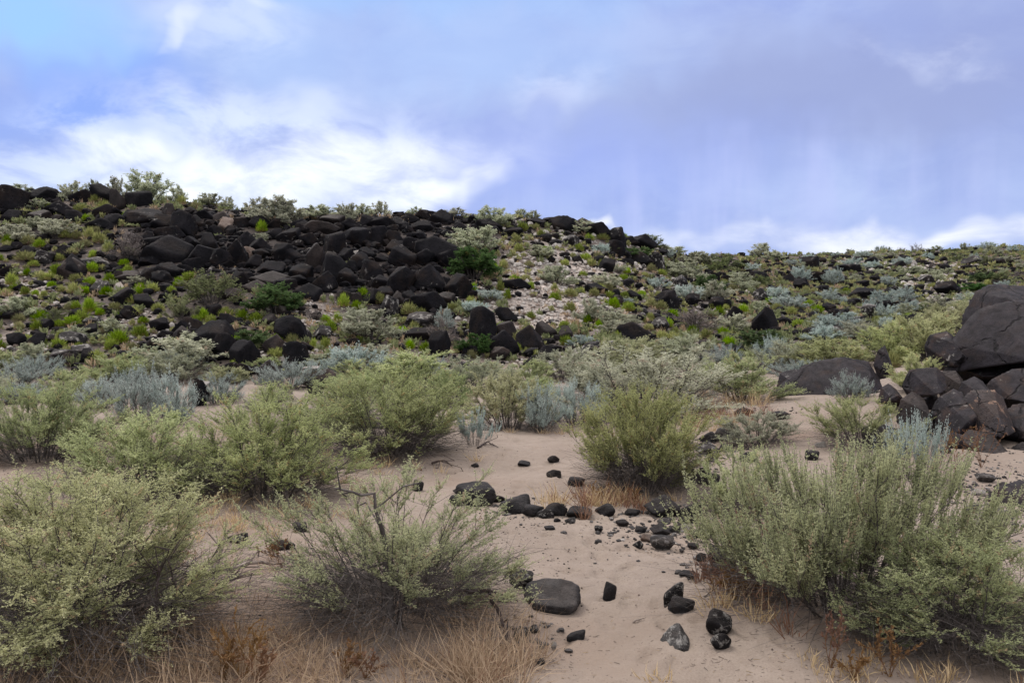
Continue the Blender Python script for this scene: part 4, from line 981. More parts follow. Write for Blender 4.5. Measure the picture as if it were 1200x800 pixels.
# mid distance, each one seen
MS = [('sage','sagebrush',632,507,44,50,'silver-blue sage touching the left side of the fan-shaped one'),
 ('yellow','saltbush',596,505,78,62,'yellow-green saltbush behind the small upright sage'),
 ('grey','saltbush',758,493,135,78,'broad grey saltbush behind the round lime-green one'),
 ('grey','saltbush',700,470,70,46,'grey saltbush above the fan-shaped sage'),
 ('sage','sagebrush',160,495,52,58,'left half of the wide silver-blue sage pair before the slope'),
 ('sage','sagebrush',200,498,54,54,'right half of the wide silver-blue sage pair before the slope'),
 ('sage','sagebrush',115,480,46,34,'small silver sage left of the wide sage pair'),
 ('sage','sagebrush',258,474,44,32,'small silver sage right of the white-topped upright rock'),
 ('sage','sagebrush',22,456,56,30,'silver sage at the left edge near the slope foot'),
 ('sage','sagebrush',45,445,40,26,'silver sage behind the one at the left edge'),
 ('sage','sagebrush',338,457,54,30,'pale feathery sage below the wide white-capped rock'),
 ('saltbush','saltbush',82,470,56,34,'grey-green bush among the silver sages at left'),
 ('saltbush','saltbush',485,462,100,46,'light green saltbush behind the dark-skirted one'),
 ('grey','saltbush',560,462,60,40,'greyish saltbush right of the slope-foot clump'),
 ('saltbush','saltbush',528,478,44,40,'small saltbush left of the yellow-green one behind the wash'),
 ('saltbush','saltbush',620,455,50,30,'grey-green bush at the very foot of the middle slope'),
 ('grey','saltbush',662,448,66,36,'grey bush below the black wedge boulders'),
 ('saltbush','saltbush',735,440,80,40,'pale bush behind the broad grey saltbush'),
 ('grey','saltbush',812,452,52,36,'small grey bush right of the broad grey saltbush'),
 ('saltbush','saltbush',872,472,74,52,'round grey-green saltbush above the rusty grass'),
 ('grey','saltbush',888,524,64,38,'olive-grey low shrub on the side path'),
 ('sage','sagebrush',996,472,32,32,'round silver sage in front of the long black slab'),
 ('sage','sagebrush',940,448,64,24,'long low bright silver sage behind the squared black block'),
 ('grey','saltbush',925,437,56,34,'grey saltbush behind the bright silver sage'),
 ('sage','sagebrush',905,432,34,34,'tall greyish sage left of the far green clump'),
 ('yellow','saltbush',975,436,74,36,'light saltbush above the long black slab'),
 ('yellow','saltbush',1040,428,70,44,'light saltbush above the pointed black rock'),
 ('yellow','saltbush',1088,424,84,52,'largest pale yellow-green saltbush left of the outcrop top'),
 ('yellow','saltbush',1075,462,54,42,'small pale saltbush squeezed between pointed rock and outcrop'),
 ('yellow','saltbush',1120,392,60,34,'pale saltbush just above the outcrop'),
 ('sage','sagebrush',850,432,34,26,'small silver sage behind the round grey-green saltbush'),
 ('grey','saltbush',800,425,60,30,'grey bush at the foot of the saddle slope'),
 ('grey','saltbush',1006,400,44,22,'grey bush right of the widest silver bushes'),
 ('saltbush','saltbush',1150,372,50,26,'saltbush directly behind the highest outcrop boulder'),
 ('saltbush','saltbush',700,442,46,28,'small bush left of the pale one at the slope foot')]
for kd, nm, px, py, w, h, lab in MS:
    o = put_shrub(kd, px, py, w * 1.22, h * 1.15, nm, res='mid'); tag(o, lab, 'shrub', 'silver-blue sages' if nm == 'sagebrush' else 'grey-green saltbushes of the wash'); TKM.append((px, py, w))
rb = np.random.RandomState(64); nb_ = 0
for q in range(400):
    px = rb.uniform(-40, 1180); py = rb.uniform(436, 500)
    if 505 < px < 850 and py > 470 or 830 < px and py > 462 or (px < 510 and 485 < py) or px > 860: continue
    w = rb.uniform(44, 90) * (py - 360) / 110
    if any(abs(px - a) < .36 * (w + c) and abs(py - b) < 13 for a, b, c in TKM): continue
    TKM.append((px, py, w)); nb_ += 1
    if nb_ > 26: break
    kd = 'sage' if rb.uniform() < .3 else ('saltbush' if rb.uniform() < .6 else 'grey')
    o = put_shrub(kd, px, py, w, w * rb.uniform(.5, .66), 'sagebrush' if kd == 'sage' else 'saltbush', res='mid')
    tag(o, None, 'shrub', 'belt of bushes before the slope'); BELT.append((o, px, py - w * .3, size_word(w, 60, 90) + (' silver' if kd == 'sage' else ' grey-green')))
# slope and skyline shrubs
HS = [('darkgreen','green_shrub',323,374,58,42,'big dark green bush below the rockfall'),('darkgreen','green_shrub',556,330,54,40,"dark green bush at the rockfall's right end"),
 ('darkgreen','green_shrub',561,420,38,30,'small dark green bush beside black wedge boulders'),('darkgreen','green_shrub',295,410,40,24,'yellowish dark green bush just left of the cracked dark boulder'),
 ('darkgreen','green_shrub',828,350,34,28,'round dark green bush on the middle slope'),('darkgreen','green_shrub',892,414,48,28,'wide dark green bush at the foot of the saddle slope'),
 ('darkgreen','green_shrub',746,306,38,16,'bright green mat below the rim'),('darkgreen','green_shrub',1153,330,28,11,'dark green shrub above the far sand'),('darkgreen','green_shrub',1138,344,38,12,'low dark green patch below the green shrub at the far sand'),
 ('olive','olive_shrub',850,317,38,20,'dark olive bush in the saddle'),('olive','olive_shrub',762,288,30,14,'olive bush on the rim where it drops right'),('olive','olive_shrub',722,300,20,12,'small olive bush among the rim ledge blocks'),
 ('olive','olive_shrub',250,364,66,46,"grey-green bush growing under the rockfall's left part"),('olive','olive_shrub',215,380,38,30,'smaller dark grey-green bush left of the dense one below the rockfall'),
 ('bare','bare_bush',150,310,46,40,'bare grey twiggy bush on the left slope'),('bare','bare_bush',520,410,34,40,'bare grey bush beside a black rock at the slope foot'),('bare','bare_bush',368,376,26,14,'small bare purplish bush below the rockfall'),
 ('bare','bare_bush',816,390,54,30,'wide grey bush on the saddle slope'),('saltbush','saltbush',68,284,48,28,'left pale bush of the pair on the far left slope'),('saltbush','saltbush',20,286,42,24,'pale bush at the left edge of the slope'),
 ('saltbush','saltbush',40,272,34,18,'pale bush between the far left pair'),('saltbush','saltbush',45,248,24,15,'small round bush between rim boulders at far left'),
 ('saltbush','saltbush',24,230,36,15,'low skyline bush nearest the left edge'),('tuftlike','saltbush',58,226,18,11,'small skyline bush second from the left edge'),('saltbush','saltbush',85,236,30,24,'skyline bush left of the two slender ones'),
 ('grey','saltbush',110,223,20,18,'slender skyline bush at far left'),('grey','saltbush',136,222,24,22,'second slender skyline bush, touching the tallest one'),('grey','saltbush',172,238,52,38,'tallest bush on the left skyline'),
 ('grey','saltbush',207,239,20,22,'lone upright bush right of the tallest skyline bush'),('grey','saltbush',247,242,30,16,'flat skyline bush above the tan-faced boulder'),('grey','saltbush',268,243,18,13,'small skyline bush left of the big rounded one'),
 ('saltbush','saltbush',325,266,58,38,'big rounded bush hanging over the rockfall rim'),('saltbush','saltbush',302,247,26,16,'paler bush crowning the big rounded rim bush'),('saltbush','saltbush',375,259,44,20,'wide skyline bush right of the big rounded rim bush'),('saltbush','saltbush',406,261,24,24,'upright skyline bush in the middle of the rim'),
 ('saltbush','saltbush',424,256,26,18,'rounded skyline bush right of the upright one'),('saltbush','saltbush',447,251,26,16,'dark-centred bush on the skyline'),('saltbush','saltbush',488,247,22,10,'tiny skyline bush over the rockfall\'s right half'),
 ('saltbush','saltbush',535,257,30,14,'yellowish skyline bush near the rim grass'),('saltbush','saltbush',577,270,46,28,'large grey-green skyline bush at mid hill'),('saltbush','saltbush',610,254,22,10,'small skyline bush at the hilltop'),('saltbush','saltbush',625,256,18,10,'last skyline bush before the black ledge'),
 ('grey','saltbush',557,300,54,36,"tall grey-tan bush on the rockfall's right rim"),('grey','saltbush',535,300,30,20,'tan bush left of the tall grey-tan rim bush'),('grey','saltbush',651,336,40,26,'grey bush growing on the scree'),('grey','saltbush',635,305,34,18,'faint grey bush at the top of the scree'),
 ('saltbush','saltbush',693,380,34,32,'left of the paired grey bushes below the scree'),('saltbush','saltbush',718,387,36,26,'right of the paired grey bushes below the scree'),('saltbush','saltbush',741,382,18,14,'small bush right of the paired grey bushes'),
 ('sage','sagebrush',705,300,18,15,'small silver bush high under the rim ledge'),('sage','sagebrush',768,341,24,17,'pale silver bush on the middle slope'),('sage','sagebrush',735,357,14,8,'tiny silver bush on the middle slope'),
 ('saltbush','saltbush',430,404,70,44,'rounded grey-green bush under the rockfall'),('saltbush','saltbush',213,438,82,48,"pale bush at the left slope's foot"),('saltbush','saltbush',172,430,34,26,'pale bush touching the left side of the slope-foot one'),
 ('saltbush','saltbush',443,436,46,34,'loose grey bush below the rounded grey-green one'),('sage','sagebrush',555,372,28,20,'small silver bush beside the rusty grass below the rockfall'),('sage','sagebrush',522,388,22,28,'feathery pale bush below the rockfall\'s right end'),('saltbush','saltbush',585,372,16,12,'tiny pale bush left of the scree'),
 ('saltbush','saltbush',385,432,60,18,'yellowish low bush behind the white-capped rock'),('saltbush','saltbush',130,392,26,20,'pale bush in the middle of the left slope'),('grey','saltbush',38,425,40,24,'brownish bush near the left edge at the slope foot'),
 ('saltbush','saltbush',790,298,30,10,'low bush filling the skyline dip beyond the ledge'),('olive','olive_shrub',774,294,22,9,'small olive bush at the last block of the rim ledge'),
 ('grey','saltbush',895,301,30,17,'lone grey bush on the right skyline'),('sage','sagebrush',926,312,14,8,'tiny silver bush below the right skyline'),('sage','sagebrush',881,319,18,11,'pale silver bush in the saddle'),('grey','saltbush',868,336,30,18,'tan bush on the saddle slope'),
 ('sage','sagebrush',946,306,14,8,'second tiny silver bush below the right skyline'),('sage','sagebrush',1000,315,26,13,'wide silver bush high on the far slope'),('sage','sagebrush',1012,304,18,10,'silver bush above the wide one on the far slope'),('sage','sagebrush',1057,313,20,12,'silver bush right of centre on the far slope'),
 ('sage','sagebrush',977,336,22,22,'small silver bush high on the saddle slope'),('sage','sagebrush',911,354,22,19,'upright silver bush above the long low one'),('sage','sagebrush',927,363,40,17,'long low silver bush on the saddle slope'),('sage','sagebrush',1040,337,16,14,'upright small silver bush on the far slope'),
 ('sage','sagebrush',1036,360,36,20,'left of the silver bush trio on the far slope'),('sage','sagebrush',1060,355,26,20,'top of the silver bush trio on the far slope'),('sage','sagebrush',1041,373,26,17,'lower one of the silver bush trio'),('sage','sagebrush',1069,368,28,17,'grey-silver bush right of the trio'),
 ('sage','sagebrush',1020,370,18,17,'small pale silver bush left of the trio'),('sage','sagebrush',978,392,48,27,'widest silver bush on the far slope'),('sage','sagebrush',968,402,44,22,'silver bush overlapping the widest one from below'),('sage','sagebrush',1137,355,26,13,'small silver bush by the far sand patch'),
 ('sage','sagebrush',1040,388,16,18,'narrow grey-silver bush below the trio'),('sage','sagebrush',1158,292,16,9,'silver bush on the skyline near the right edge'),('saltbush','saltbush',1100,362,30,16,'brown-grey bush beside the far sand patch'),
 ('saltbush','saltbush',905,305,24,12,'grey bush just under the lone skyline bush'),('saltbush','saltbush',800,330,50,24,'tan bush right of the black rim shoulder'),('saltbush','saltbush',820,312,40,18,'tan bush on the shoulder below the rim'),('saltbush','saltbush',1180,310,24,10,'pale low bush near the right edge of the far slope')]
TK = []
for kd, nm, px, py, w, h, lab in HS:
    if kd == 'tuftlike': kd = 'olive'
    if kd == 'grey': kd = 'saltbush'
    o = put_shrub(kd, px, py, w, h, nm, res='far'); tag(o, lab, 'shrub', 'shrubs on the hillside'); TK.append((px, py - h * .5, w * 1.0))
for kd, nm, px, py, w, h, lab in MS: TK.append((px, py - h * .5, w))

# ------------------------------------------------------------------ more shrubs and the green tufts, scattered over the real ground
def blocked(cell, a, b, w, f):
    for u in (-1, 0, 1):
        for v in (-1, 0, 1):
            for (c_, d_, e_) in cell.get((int(a // 40) + u, int(b // 40) + v), ()):
                if ((a - c_) ** 2 + ((b - d_) * 1.6) ** 2) < (f * (w + e_)) ** 2: return True
    return False
def zone_pick(zones, rs, dens_other=0.0, n=90000, ylo=20, f=.42, pre=()):
    y = rs.uniform(ylo, 96, n); x = rs.uniform(-.6, .6, n) * y
    ok = rs.uniform(size=n) < y / 96; x, y = x[ok], y[ok]
    z = height(x, y); px, py = project(x, y, z)
    v = visible(x, y, z); x, y, z, px, py = x[v], y[v], z[v], px[v], py[v]
    cell = {}; out = []
    for (a, b, w) in pre: cell.setdefault((int(a // 40), int(b // 40)), []).append((a, b, w))
    for i in range(len(x)):
        best = dens_other; wm = (.4, .8)
        for q in zones:
            if ((px[i] - q[0]) / q[2]) ** 2 + ((py[i] - q[1]) / q[3]) ** 2 < 1 and q[4] > best: best = q[4]; wm = q[5:7]
        if ((px[i] - 648) / 58) ** 2 + ((py[i] - 342) / 46) ** 2 < 1: best *= .22
        if rs.uniform() > best: continue
        wi = rs.uniform(*wm); w = wi * F / y[i]
        if blocked(cell, px[i], py[i], w, f): continue
        cell.setdefault((int(px[i] // 40), int(py[i] // 40)), []).append((px[i], py[i], w))
        out.append((w, x[i], y[i], z[i], px[i], py[i], wi))
    out.sort(reverse=True)
    return out
ZS = [(850, 420, 120, 25, .5, .9, 1.8), (700, 430, 140, 20, .5, .9, 1.7), (960, 410, 160, 22, .5, .9, 2.0), (1090, 380, 110, 25, .4, .9, 1.8), (880, 330, 110, 40, .12, .8, 1.8), (1030, 330, 170, 35, .12, .7, 1.6),
      (450, 445, 140, 14, .35, .8, 1.5), (60, 400, 80, 40, .06, .7, 1.4), (700, 300, 120, 40, .06, .6, 1.4), (600, 380, 90, 60, .03, .6, 1.2), (1000, 295, 220, 10, .12, .8, 1.8), (760, 400, 120, 40, .12, .7, 1.5)]
sh = zone_pick(ZS, np.random.RandomState(31), 0.012, 26000, pre=TK + taken[:0], f=.40)
print('extra shrubs', len(sh))
SI = []
for w, x, y, z, px, py, wi in sh[:150]:
    u = rng.random()
    kd, nm, adj = ('sage', 'sagebrush', 'silver') if u < .2 else ('saltbush', 'saltbush', 'grey-green') if u < .8 else ('olive', 'olive_shrub', 'olive') if u < .88 else ('bare', 'bare_bush', 'brown-grey')
    if py > 395 and u >= .8: kd, nm, adj = 'saltbush', 'saltbush', 'grey-green'
    h = w * rng.uniform(.5, .72)
    o = put_shrub(kd, px, py, w, h, nm, res='far', hitp=(x, y, z)); tag(o, None, 'shrub', 'shrubs on the hillside'); SI.append((o, px, py - h / 2, size_word(w, 22, 34) + ' ' + adj))
auto_label(SI + BELT, 'bush')
TK2 = TK + [(px, py - w * .3, w) for w, x, y, z, px, py, wi in sh[:150]]

TH = [(110,275,12,9),(7,289,14,12),(30,289,18,12),(75,282,18,10),(103,282,16,14),(113,287,18,14),(98,292,16,10),(125,297,14,12),(108,304,14,10),(93,250,20,10),(27,309,28,12),(64,327,18,16),(45,330,16,12),(30,324,11,10),(11,335,16,14),
 (80,302,24,8),(84,347,20,14),(70,344,12,9),(27,348,13,11),(40,348,10,8),(50,350,10,9),(163,342,16,11),(177,345,16,11),(200,345,11,9),(173,325,13,10),(220,332,20,12),(208,337,13,11),(236,376,16,14),(283,378,17,14),(263,372,20,12),(102,368,16,18),
 (88,364,12,10),(115,371,12,10),(45,380,24,14),(183,367,18,10),(92,377,24,12),(305,273,14,14),(387,390,15,15),(402,362,16,16),(425,350,14,13),(433,356,16,10),(443,358,18,14),(478,371,20,16),(380,411,14,16),(395,378,12,12),(367,409,10,12),
 (498,414,14,14),(480,410,12,12),(590,316,12,12),(586,344,10,14),(551,360,16,12),(578,352,12,10),(319,378,11,9),(162,396,20,16),(135,405,26,16),(125,392,22,14),(70,402,20,14),(48,406,12,10),(30,402,14,10),(138,435,20,16),(100,425,12,10),(82,384,22,12),(152,412,18,10),
 (538,395,10,9),(555,344,10,12),(650,342,10,10),(703,342,14,10),(702,388,12,13),(725,400,12,12),(708,408,11,9),(732,351,12,10),(763,361,14,12),(763,374,10,8),(772,349,10,8),(675,335,8,7),(635,303,14,8),(687,307,16,9),(640,297,18,8),(622,375,13,10),(628,422,10,12),(595,352,10,12),
 (648,385,9,7),(683,326,12,8),(789,400,22,10),(828,398,16,12),(792,390,10,8),(803,370,12,10),(735,322,12,8),(706,284,16,8),(730,280,14,7)]
ZT = [(620, 400, 120, 25, .25, .3, .6), (700, 310, 150, 60, .75, .35, .7), (60, 320, 90, 75, .55, .3, .65), (120, 380, 110, 45, .5, .3, .65), (420, 385, 110, 35, .35, .3, .6), (780, 350, 120, 55, .8, .35, .75), (900, 330, 120, 45, .8, .4, .85),
      (1050, 310, 210, 30, .8, .5, .95), (1000, 360, 150, 30, .5, .4, .8), (300, 385, 60, 20, .3, .3, .6), (1100, 292, 140, 8, .9, .6, 1.0), (850, 302, 100, 8, .9, .5, .9)]
def rock_free(px, py): return not (150 < px < 550 and 245 < py < 352 and not (px < 230 and py > 325))
tu = zone_pick(ZT, np.random.RandomState(77), .05, 90000, pre=TK2 + [(a, b - h * .5, w) for a, b, w, h in TH], f=.36)
tu = [t for t in tu if rock_free(t[4], t[5]) and t[5] < 440]
print('tufts', len(tu))
TI = []
for px, py, w, h in TH:
    x, y, z = hit(px, py); s = y / F
    o = obj('grass_tuft', TUFTS[rng.randrange(8)]); o.location = (x, y + w * s * .3, H(x, y + w * s * .3) - .02); o.scale = (w * s * 1.1, w * s * 1.1, h * s * 1.15); o.rotation_euler = (0, 0, rng.uniform(0, 6.28))
    tag(o, None, 'grass tuft', 'bright green tufts on the slopes'); TI.append((o, px, py - h / 2, size_word(w, 12, 17)))
n1 = max(0, 300 - len(TH))
for w, x, y, z, px, py, wi in tu[:n1]:
    o = obj('grass_tuft', TUFTS[rng.randrange(8)]); hh = wi * rng.uniform(.55, .85); o.location = (x, y, z - .02); o.scale = (wi, wi, hh); o.rotation_euler = (0, 0, rng.uniform(0, 6.28))
    tag(o, None, 'grass tuft', 'bright green tufts on the slopes'); TI.append((o, px, py - w * .3, size_word(w, 12, 17)))
auto_label(TI, 'green tuft')
def merged_tufts(lst, name, label, mat, seed, n=42, w=.09):
    rs = np.random.RandomState(seed); Vs, Ts = [], []
    bases = [tuft_arrays(300 + seed + i, n, w) for i in range(6)]
    for j, (x, y, z, wi, hh) in enumerate(lst):
        V, t = bases[j % 6]; a = rs.uniform(0, 6.28); c_, s_ = math.cos(a), math.sin(a)
        Vs.append(np.stack([(V[:, 0] * c_ - V[:, 1] * s_) * wi + x, (V[:, 0] * s_ + V[:, 1] * c_) * wi + y, V[:, 2] * hh + z - .02], 1)); Ts.append(t)
    V = np.concatenate(Vs)
    me = np_mesh(name, V, [np.arange(len(V)).reshape(-1, 4)], M[mat], False, {'tint': np.concatenate(Ts)})
    return tag(obj(name, me), label, 'grass', kind='stuff')
if len(tu) > n1:
    merged_tufts([(x, y, z, wi, wi * rng.uniform(.5, .8)) for w, x, y, z, px, py, wi in tu[n1:]], 'far_tufts', 'countless smaller green tufts covering the farther slopes', 'tuft', 1)
rs = np.random.RandomState(88)
def slope_points(n, dens):
    y = rs.uniform(22, 95, n * 6); x = rs.uniform(-.6, .6, n * 6) * y
    z = height(x, y); px, py = project(x, y, z)
    ok = (rs.uniform(size=len(x)) < dens(px, py, x, y)) & visible(x, y, z)
    return [a[ok][:n] for a in (x, y, z, px, py)]
def dgrass(px, py, x, y):
    m = .12 + .5 * (fbm(x * .25 + 9, y * .25, o=3) > .25)
    for (a, b, c, d) in [(115, 272, 40, 14), (130, 325, 30, 10), (420, 400, 60, 18), (540, 360, 30, 18), (440, 256, 140, 8), (560, 430, 40, 14), (530, 405, 30, 14), (700, 380, 60, 20), (860, 340, 60, 20)]:
        m = np.maximum(m, np.exp(-((px - a) / c) ** 2 - ((py - b) / d) ** 2))
    _, h = base_height(x, y)
    return m * h * np.where((px > 160) & (px < 545) & (py < 350) & (py > 262), .06, 1)
x, y, z, px, py = slope_points(1500, dgrass)
merged_tufts([(x[i], y[i], z[i], rs.uniform(.2, .7), rs.uniform(.15, .42)) for i in range(len(x))], 'dry_hill_grass', 'dry tan grass in clumps over the hillside', 'straw', 2, 34, .035)
def dscrub(px, py, x, y):
    _, h = base_height(x, y)
    return h * np.where(((px - 648) / 62) ** 2 + ((py - 342) / 48) ** 2 < 1, .1, 1) * (.25 + .6 * (fbm(x * .3 + 31, y * .3, o=3) > .1)) * np.where((px > 160) & (px < 545) & (py < 350) & (py > 250), .04, 1) * np.where(px > 780, 1.6, 1)
x, y, z, px, py = slope_points(3000, dscrub)
merged_tufts([(x[i], y[i], z[i], rs.uniform(.25, .8), rs.uniform(.15, .45)) for i in range(len(x))], 'low_scrub', 'low grey-green scrub too small to count on the slopes', 'olive', 3, 40, .07)

# ------------------------------------------------------------------ dry grass in the foreground
def blades(name, label, n, spots, lmin, lmax, mat, seed, w=.0022, lean=.5):
    rs = np.random.RandomState(seed); P = []
    tot = sum(s[5] for s in spots)
    for (px, py, rx, ry, hs, wt) in spots:
        m = int(n * wt / tot)
        x0, y0, _ = hit(px, py); sx = y0 / F
        # clumps
        nc = max(3, m // 28); cx = x0 + rs.normal(size=nc) * rx * sx; cy = y0 + rs.normal(size=nc) * ry
        j = rs.randint(0, nc, m)
        x = cx[j] + rs.normal(size=m) * .035; y = cy[j] + rs.normal(size=m) * .035
        P.append(np.stack([x, y, height(x, y), np.full(m, hs), cx[j], cy[j]], 1))
    P = np.concatenate(P); n = len(P)
    A = P[:, :3] - [0, 0, .01]
    out = np.stack([P[:, 0] - P[:, 4], P[:, 1] - P[:, 5], np.zeros(n)], 1) * 7
    d = unit(out * lean * 2 + rs.normal(size=(n, 3)) * lean * .6 + [0, 0, 1.0]); d[:, 2] = np.abs(d[:, 2])
    L = (lmin + (lmax - lmin) * rs.uniform(size=n) ** 1.5) * P[:, 3]
    Mx = A + d * L[:, None] * .55; d2 = unit(d + rs.normal(size=(n, 3)) * .35 + [0, 0, -.15]); E = Mx + d2 * L[:, None] * .5
    E[:, 2] = np.maximum(E[:, 2], P[:, 2] + .003)
    s = unit(np.cross(d, rs.normal(size=(n, 3)))) * w * rs.uniform(.6, 1.4, n)[:, None]
    V = np.stack([A - s, A + s, Mx + s * .8, Mx - s * .8, E], 1).reshape(-1, 3)
    b = np.arange(n)[:, None] * 5
    me = np_mesh(name, V, [b + np.array([[0, 1, 2, 3]]), b + np.array([[3, 2, 4]])], M[mat], False, {'tint': rep(rs.uniform(0, 1, n) ** 1.2 * .95, 5)})
    return tag(obj(name, me), label, 'grass', kind='stuff')
FG = [(120, 790, 100, .22, 1.25, 3.4), (260, 790, 60, .2, 1.0, 2.6), (350, 785, 50, .2, .8, 1.6), (480, 790, 70, .18, .9, 1.8), (560, 790, 35, .15, 1.2, 2.4), (575, 740, 22, .2, 1.0, 1.2), (200, 740, 50, .3, .9, 1.4), (255, 700, 40, .4, .6, .8),
      (255, 640, 25, .4, .9, .7), (40, 800, 60, .2, 1, 1.0), (600, 775, 14, .1, .8, .5)]
blades('dry_grass', 'straw-coloured dry grass along the bottom left and around the shrubs', 6500, FG, .05, .28, 'straw', 1, w=.0019, lean=.9)
FM = [(420, 545, 60, .5, .6, 1.6), (300, 600, 70, .5, .6, 1.4), (240, 610, 60, .5, .6, 1.0), (860, 700, 30, .3, .7, .6), (700, 592, 28, .25, .9, .8), (775, 592, 30, .2, .6, .3), (840, 500, 26, .6, 1.2, 1.0), (855, 475, 30, .8, 1.5, 1.4), (930, 790, 60, .12, .35, .5), (1100, 795, 60, .12, .4, .5), (170, 605, 80, .4, .5, .8), (600, 508, 50, .3, .5, .5)]
blades('tawny_grass', 'tawny and rusty dry grass at the foot of the mid-distance shrubs', 4200, FM, .08, .30, 'straw', 2, w=.003)
FR = [(850, 490, 24, .6, 1.2, 1.2), (870, 690, 22, .25, 1, .9), (700, 590, 22, .2, 1, .6), (735, 594, 20, .2, .8, .4)  , (885, 620, 10, .2, 1, .3)]
blades('rusty_grass', 'rust-brown dead stems under the shrubs and beside the side path', 1300, FR, .10, .30, 'rust', 3, w=.003)
# litter of tiny twigs
def litter(name, label, n, spots, l0, l1, mat, seed):
    rs = np.random.RandomState(seed); A_ = []
    tot = sum(s[4] for s in spots)
    for (px, py, rx, ry, wt) in spots:
        m = int(n * wt / tot); x0, y0, _ = hit(px, py)
        x = x0 + rs.normal(size=m) * rx * y0 / F; y = y0 + rs.normal(size=m) * ry
        A_.append(np.stack([x, y, height(x, y) + .003], 1))
    A = np.concatenate(A_); n = len(A); a = rs.uniform(0, 6.28, n); L = rs.uniform(l0, l1, n) * rs.uniform(.3, 1, n)
    B = A + np.stack([np.cos(a) * L, np.sin(a) * L, np.zeros(n)], 1); B[:, 2] = height(B[:, 0], B[:, 1]) + rs.uniform(.002, .02, n) * (L > .06) + .003
    r = .0008 + L * .015
    V, Fq = twig_prisms(A, B, r, r * .6, rs)
    return tag(obj(name, np_mesh(name, V, [Fq], M[mat], True)), label, 'plant litter', kind='stuff')
LT = [(150, 780, 120, .35, 2), (400, 785, 120, .3, 2), (300, 690, 90, .5, 1.5), (480, 740, 110, .4, 1.5), (980, 770, 120, .3, 2), (700, 700, 110, .9, .8), (720, 620, 80, .7, .9), (600, 540, 60, 1.2, .5), (760, 590, 50, .3, 1), (300, 600, 110, .5, 1.2), (450, 548, 70, .4, 1), (620, 770, 30, .3, .6), (850, 600, 50, .8, .6)]
scatter_rubble('white_chips', 'white chips among the grey ones at the right edge', 260, lambda px, py, x, y: np.exp(-((px - 1160) / 38) ** 2 - ((py - 590) / 36) ** 2) + .6 * np.exp(-((px - 785) / 45) ** 2 - ((py - 622) / 18) ** 2), .012, .05, 'caliche', 17, yr=(4, 16))
litter('twig_litter', 'small dead twigs and leaf crumbs lying on the sand', 4200, LT, .004, .045, 'darkstick', 11)
litter('straw_litter', 'bleached straw bits lying on the sand', 1200, LT, .004, .045, 'straw', 12)

# ------------------------------------------------------------------ rusty weeds, single plants
def weed(px, pyb, h, label, seed, n=5, w=.4):
    rs = np.random.RandomState(seed); x, y, z = hit(px, pyb); Hm = h * y / F
    r = bpy.data.objects.new('dry_weed', None); COL.objects.link(r); r.location = (x, y, H(x, y)); r.empty_display_size = .1
    A, B = [], []; LP, LD = [], []
    for i in range(n):
        a = rs.uniform(0, 6.28); p = np.array([0, 0, -.01]); d = unit(np.array([math.cos(a) * w, math.sin(a) * w, 1.0]))
        for q in range(5):
            L = Hm * rs.uniform(.13, .26); e = p + d * L; A.append(p); B.append(e)
            if q > 1 and rs.uniform() < .7:
                d3 = unit(d + rs.normal(size=3) * .6); A.append(e); B.append(e + d3 * Hm * .15)
                for _ in range(9): LP.append(e + d3 * Hm * .15 * rs.uniform(.2, 1)); LD.append(unit(d3 + rs.normal(size=3) * .5))
            for _ in range(9 if q > 1 else 2): LP.append(p + (e - p) * rs.uniform()); LD.append(unit(d + rs.normal(size=3) * .6))
            p = e; d = unit(d + rs.normal(size=3) * .22)
    A, B, LP, LD = map(np.array, (A, B, LP, LD))
    V, Fq = twig_prisms(A, B, .0022, .0013, rs); obj('stems', np_mesh('weed_stems', V, [Fq], M['rust'], True, {'tint': np.full(len(V), .3)}), r)
    V, Fq = leaf_quads(LP, LD, rs.uniform(.012, .028, len(LP)), rs.uniform(.004, .010, len(LP)), rs); obj('seed_heads', np_mesh('weed_heads', V, [Fq], M['rust'], False, {'tint': rep(rs.uniform(0, 1, len(LP)), 4)}), r)
    tag(r, label, 'weed', 'rust-brown dead weeds')
WD = [(1120,552,62,'rusty-orange dead weed before the egg-shaped outcrop boulder',7),(1150,548,64,'taller rusty-orange dead weed before the brown outcrop slab',8),(1105,535,40,'small rusty weed left of the pair at the outcrop',5),
 (285,800,85,'rust-brown dock weed at the bottom left of the open saltbush',6),(262,800,70,'rust-brown weed leftmost of the bottom weeds',5),(305,805,66,'short rusty weed in dry grass at the bottom',5),(405,790,45,'rusty weed under the open saltbush, left of its pair',4),(428,795,40,'rusty weed under the open saltbush, right of its pair',4),
 (330,665,40,'thin rusty weed beside the brownish stone at left',4),(318,655,34,'thin rusty weed left of the brownish stone',3),(838,690,42,'orange-brown weed between path and biggest saltbush',6),(860,702,46,'orange-brown weed at the left foot of the biggest saltbush',6),
 (973,785,70,'upright rusty seed stalks below the biggest saltbush',4),(1000,798,42,'short curled rusty weed at the bottom right of the path',4),(1042,792,70,'rusty seed stalks in the dark hollow of the lower right bushes',5),(210,660,36,'pale rusty weed above the dead branch at left',4),(700,590,28,'rusty weed at the left foot of the lime-green bush',5),(745,592,24,'rusty weed under the lime-green bush',4),
 (880,660,50,'rusty dead weed inside the left side of the biggest saltbush',6)]
for i, (px, py, h, lab, n) in enumerate(WD): weed(px, py, h * .85, lab, 500 + i, n + 2)

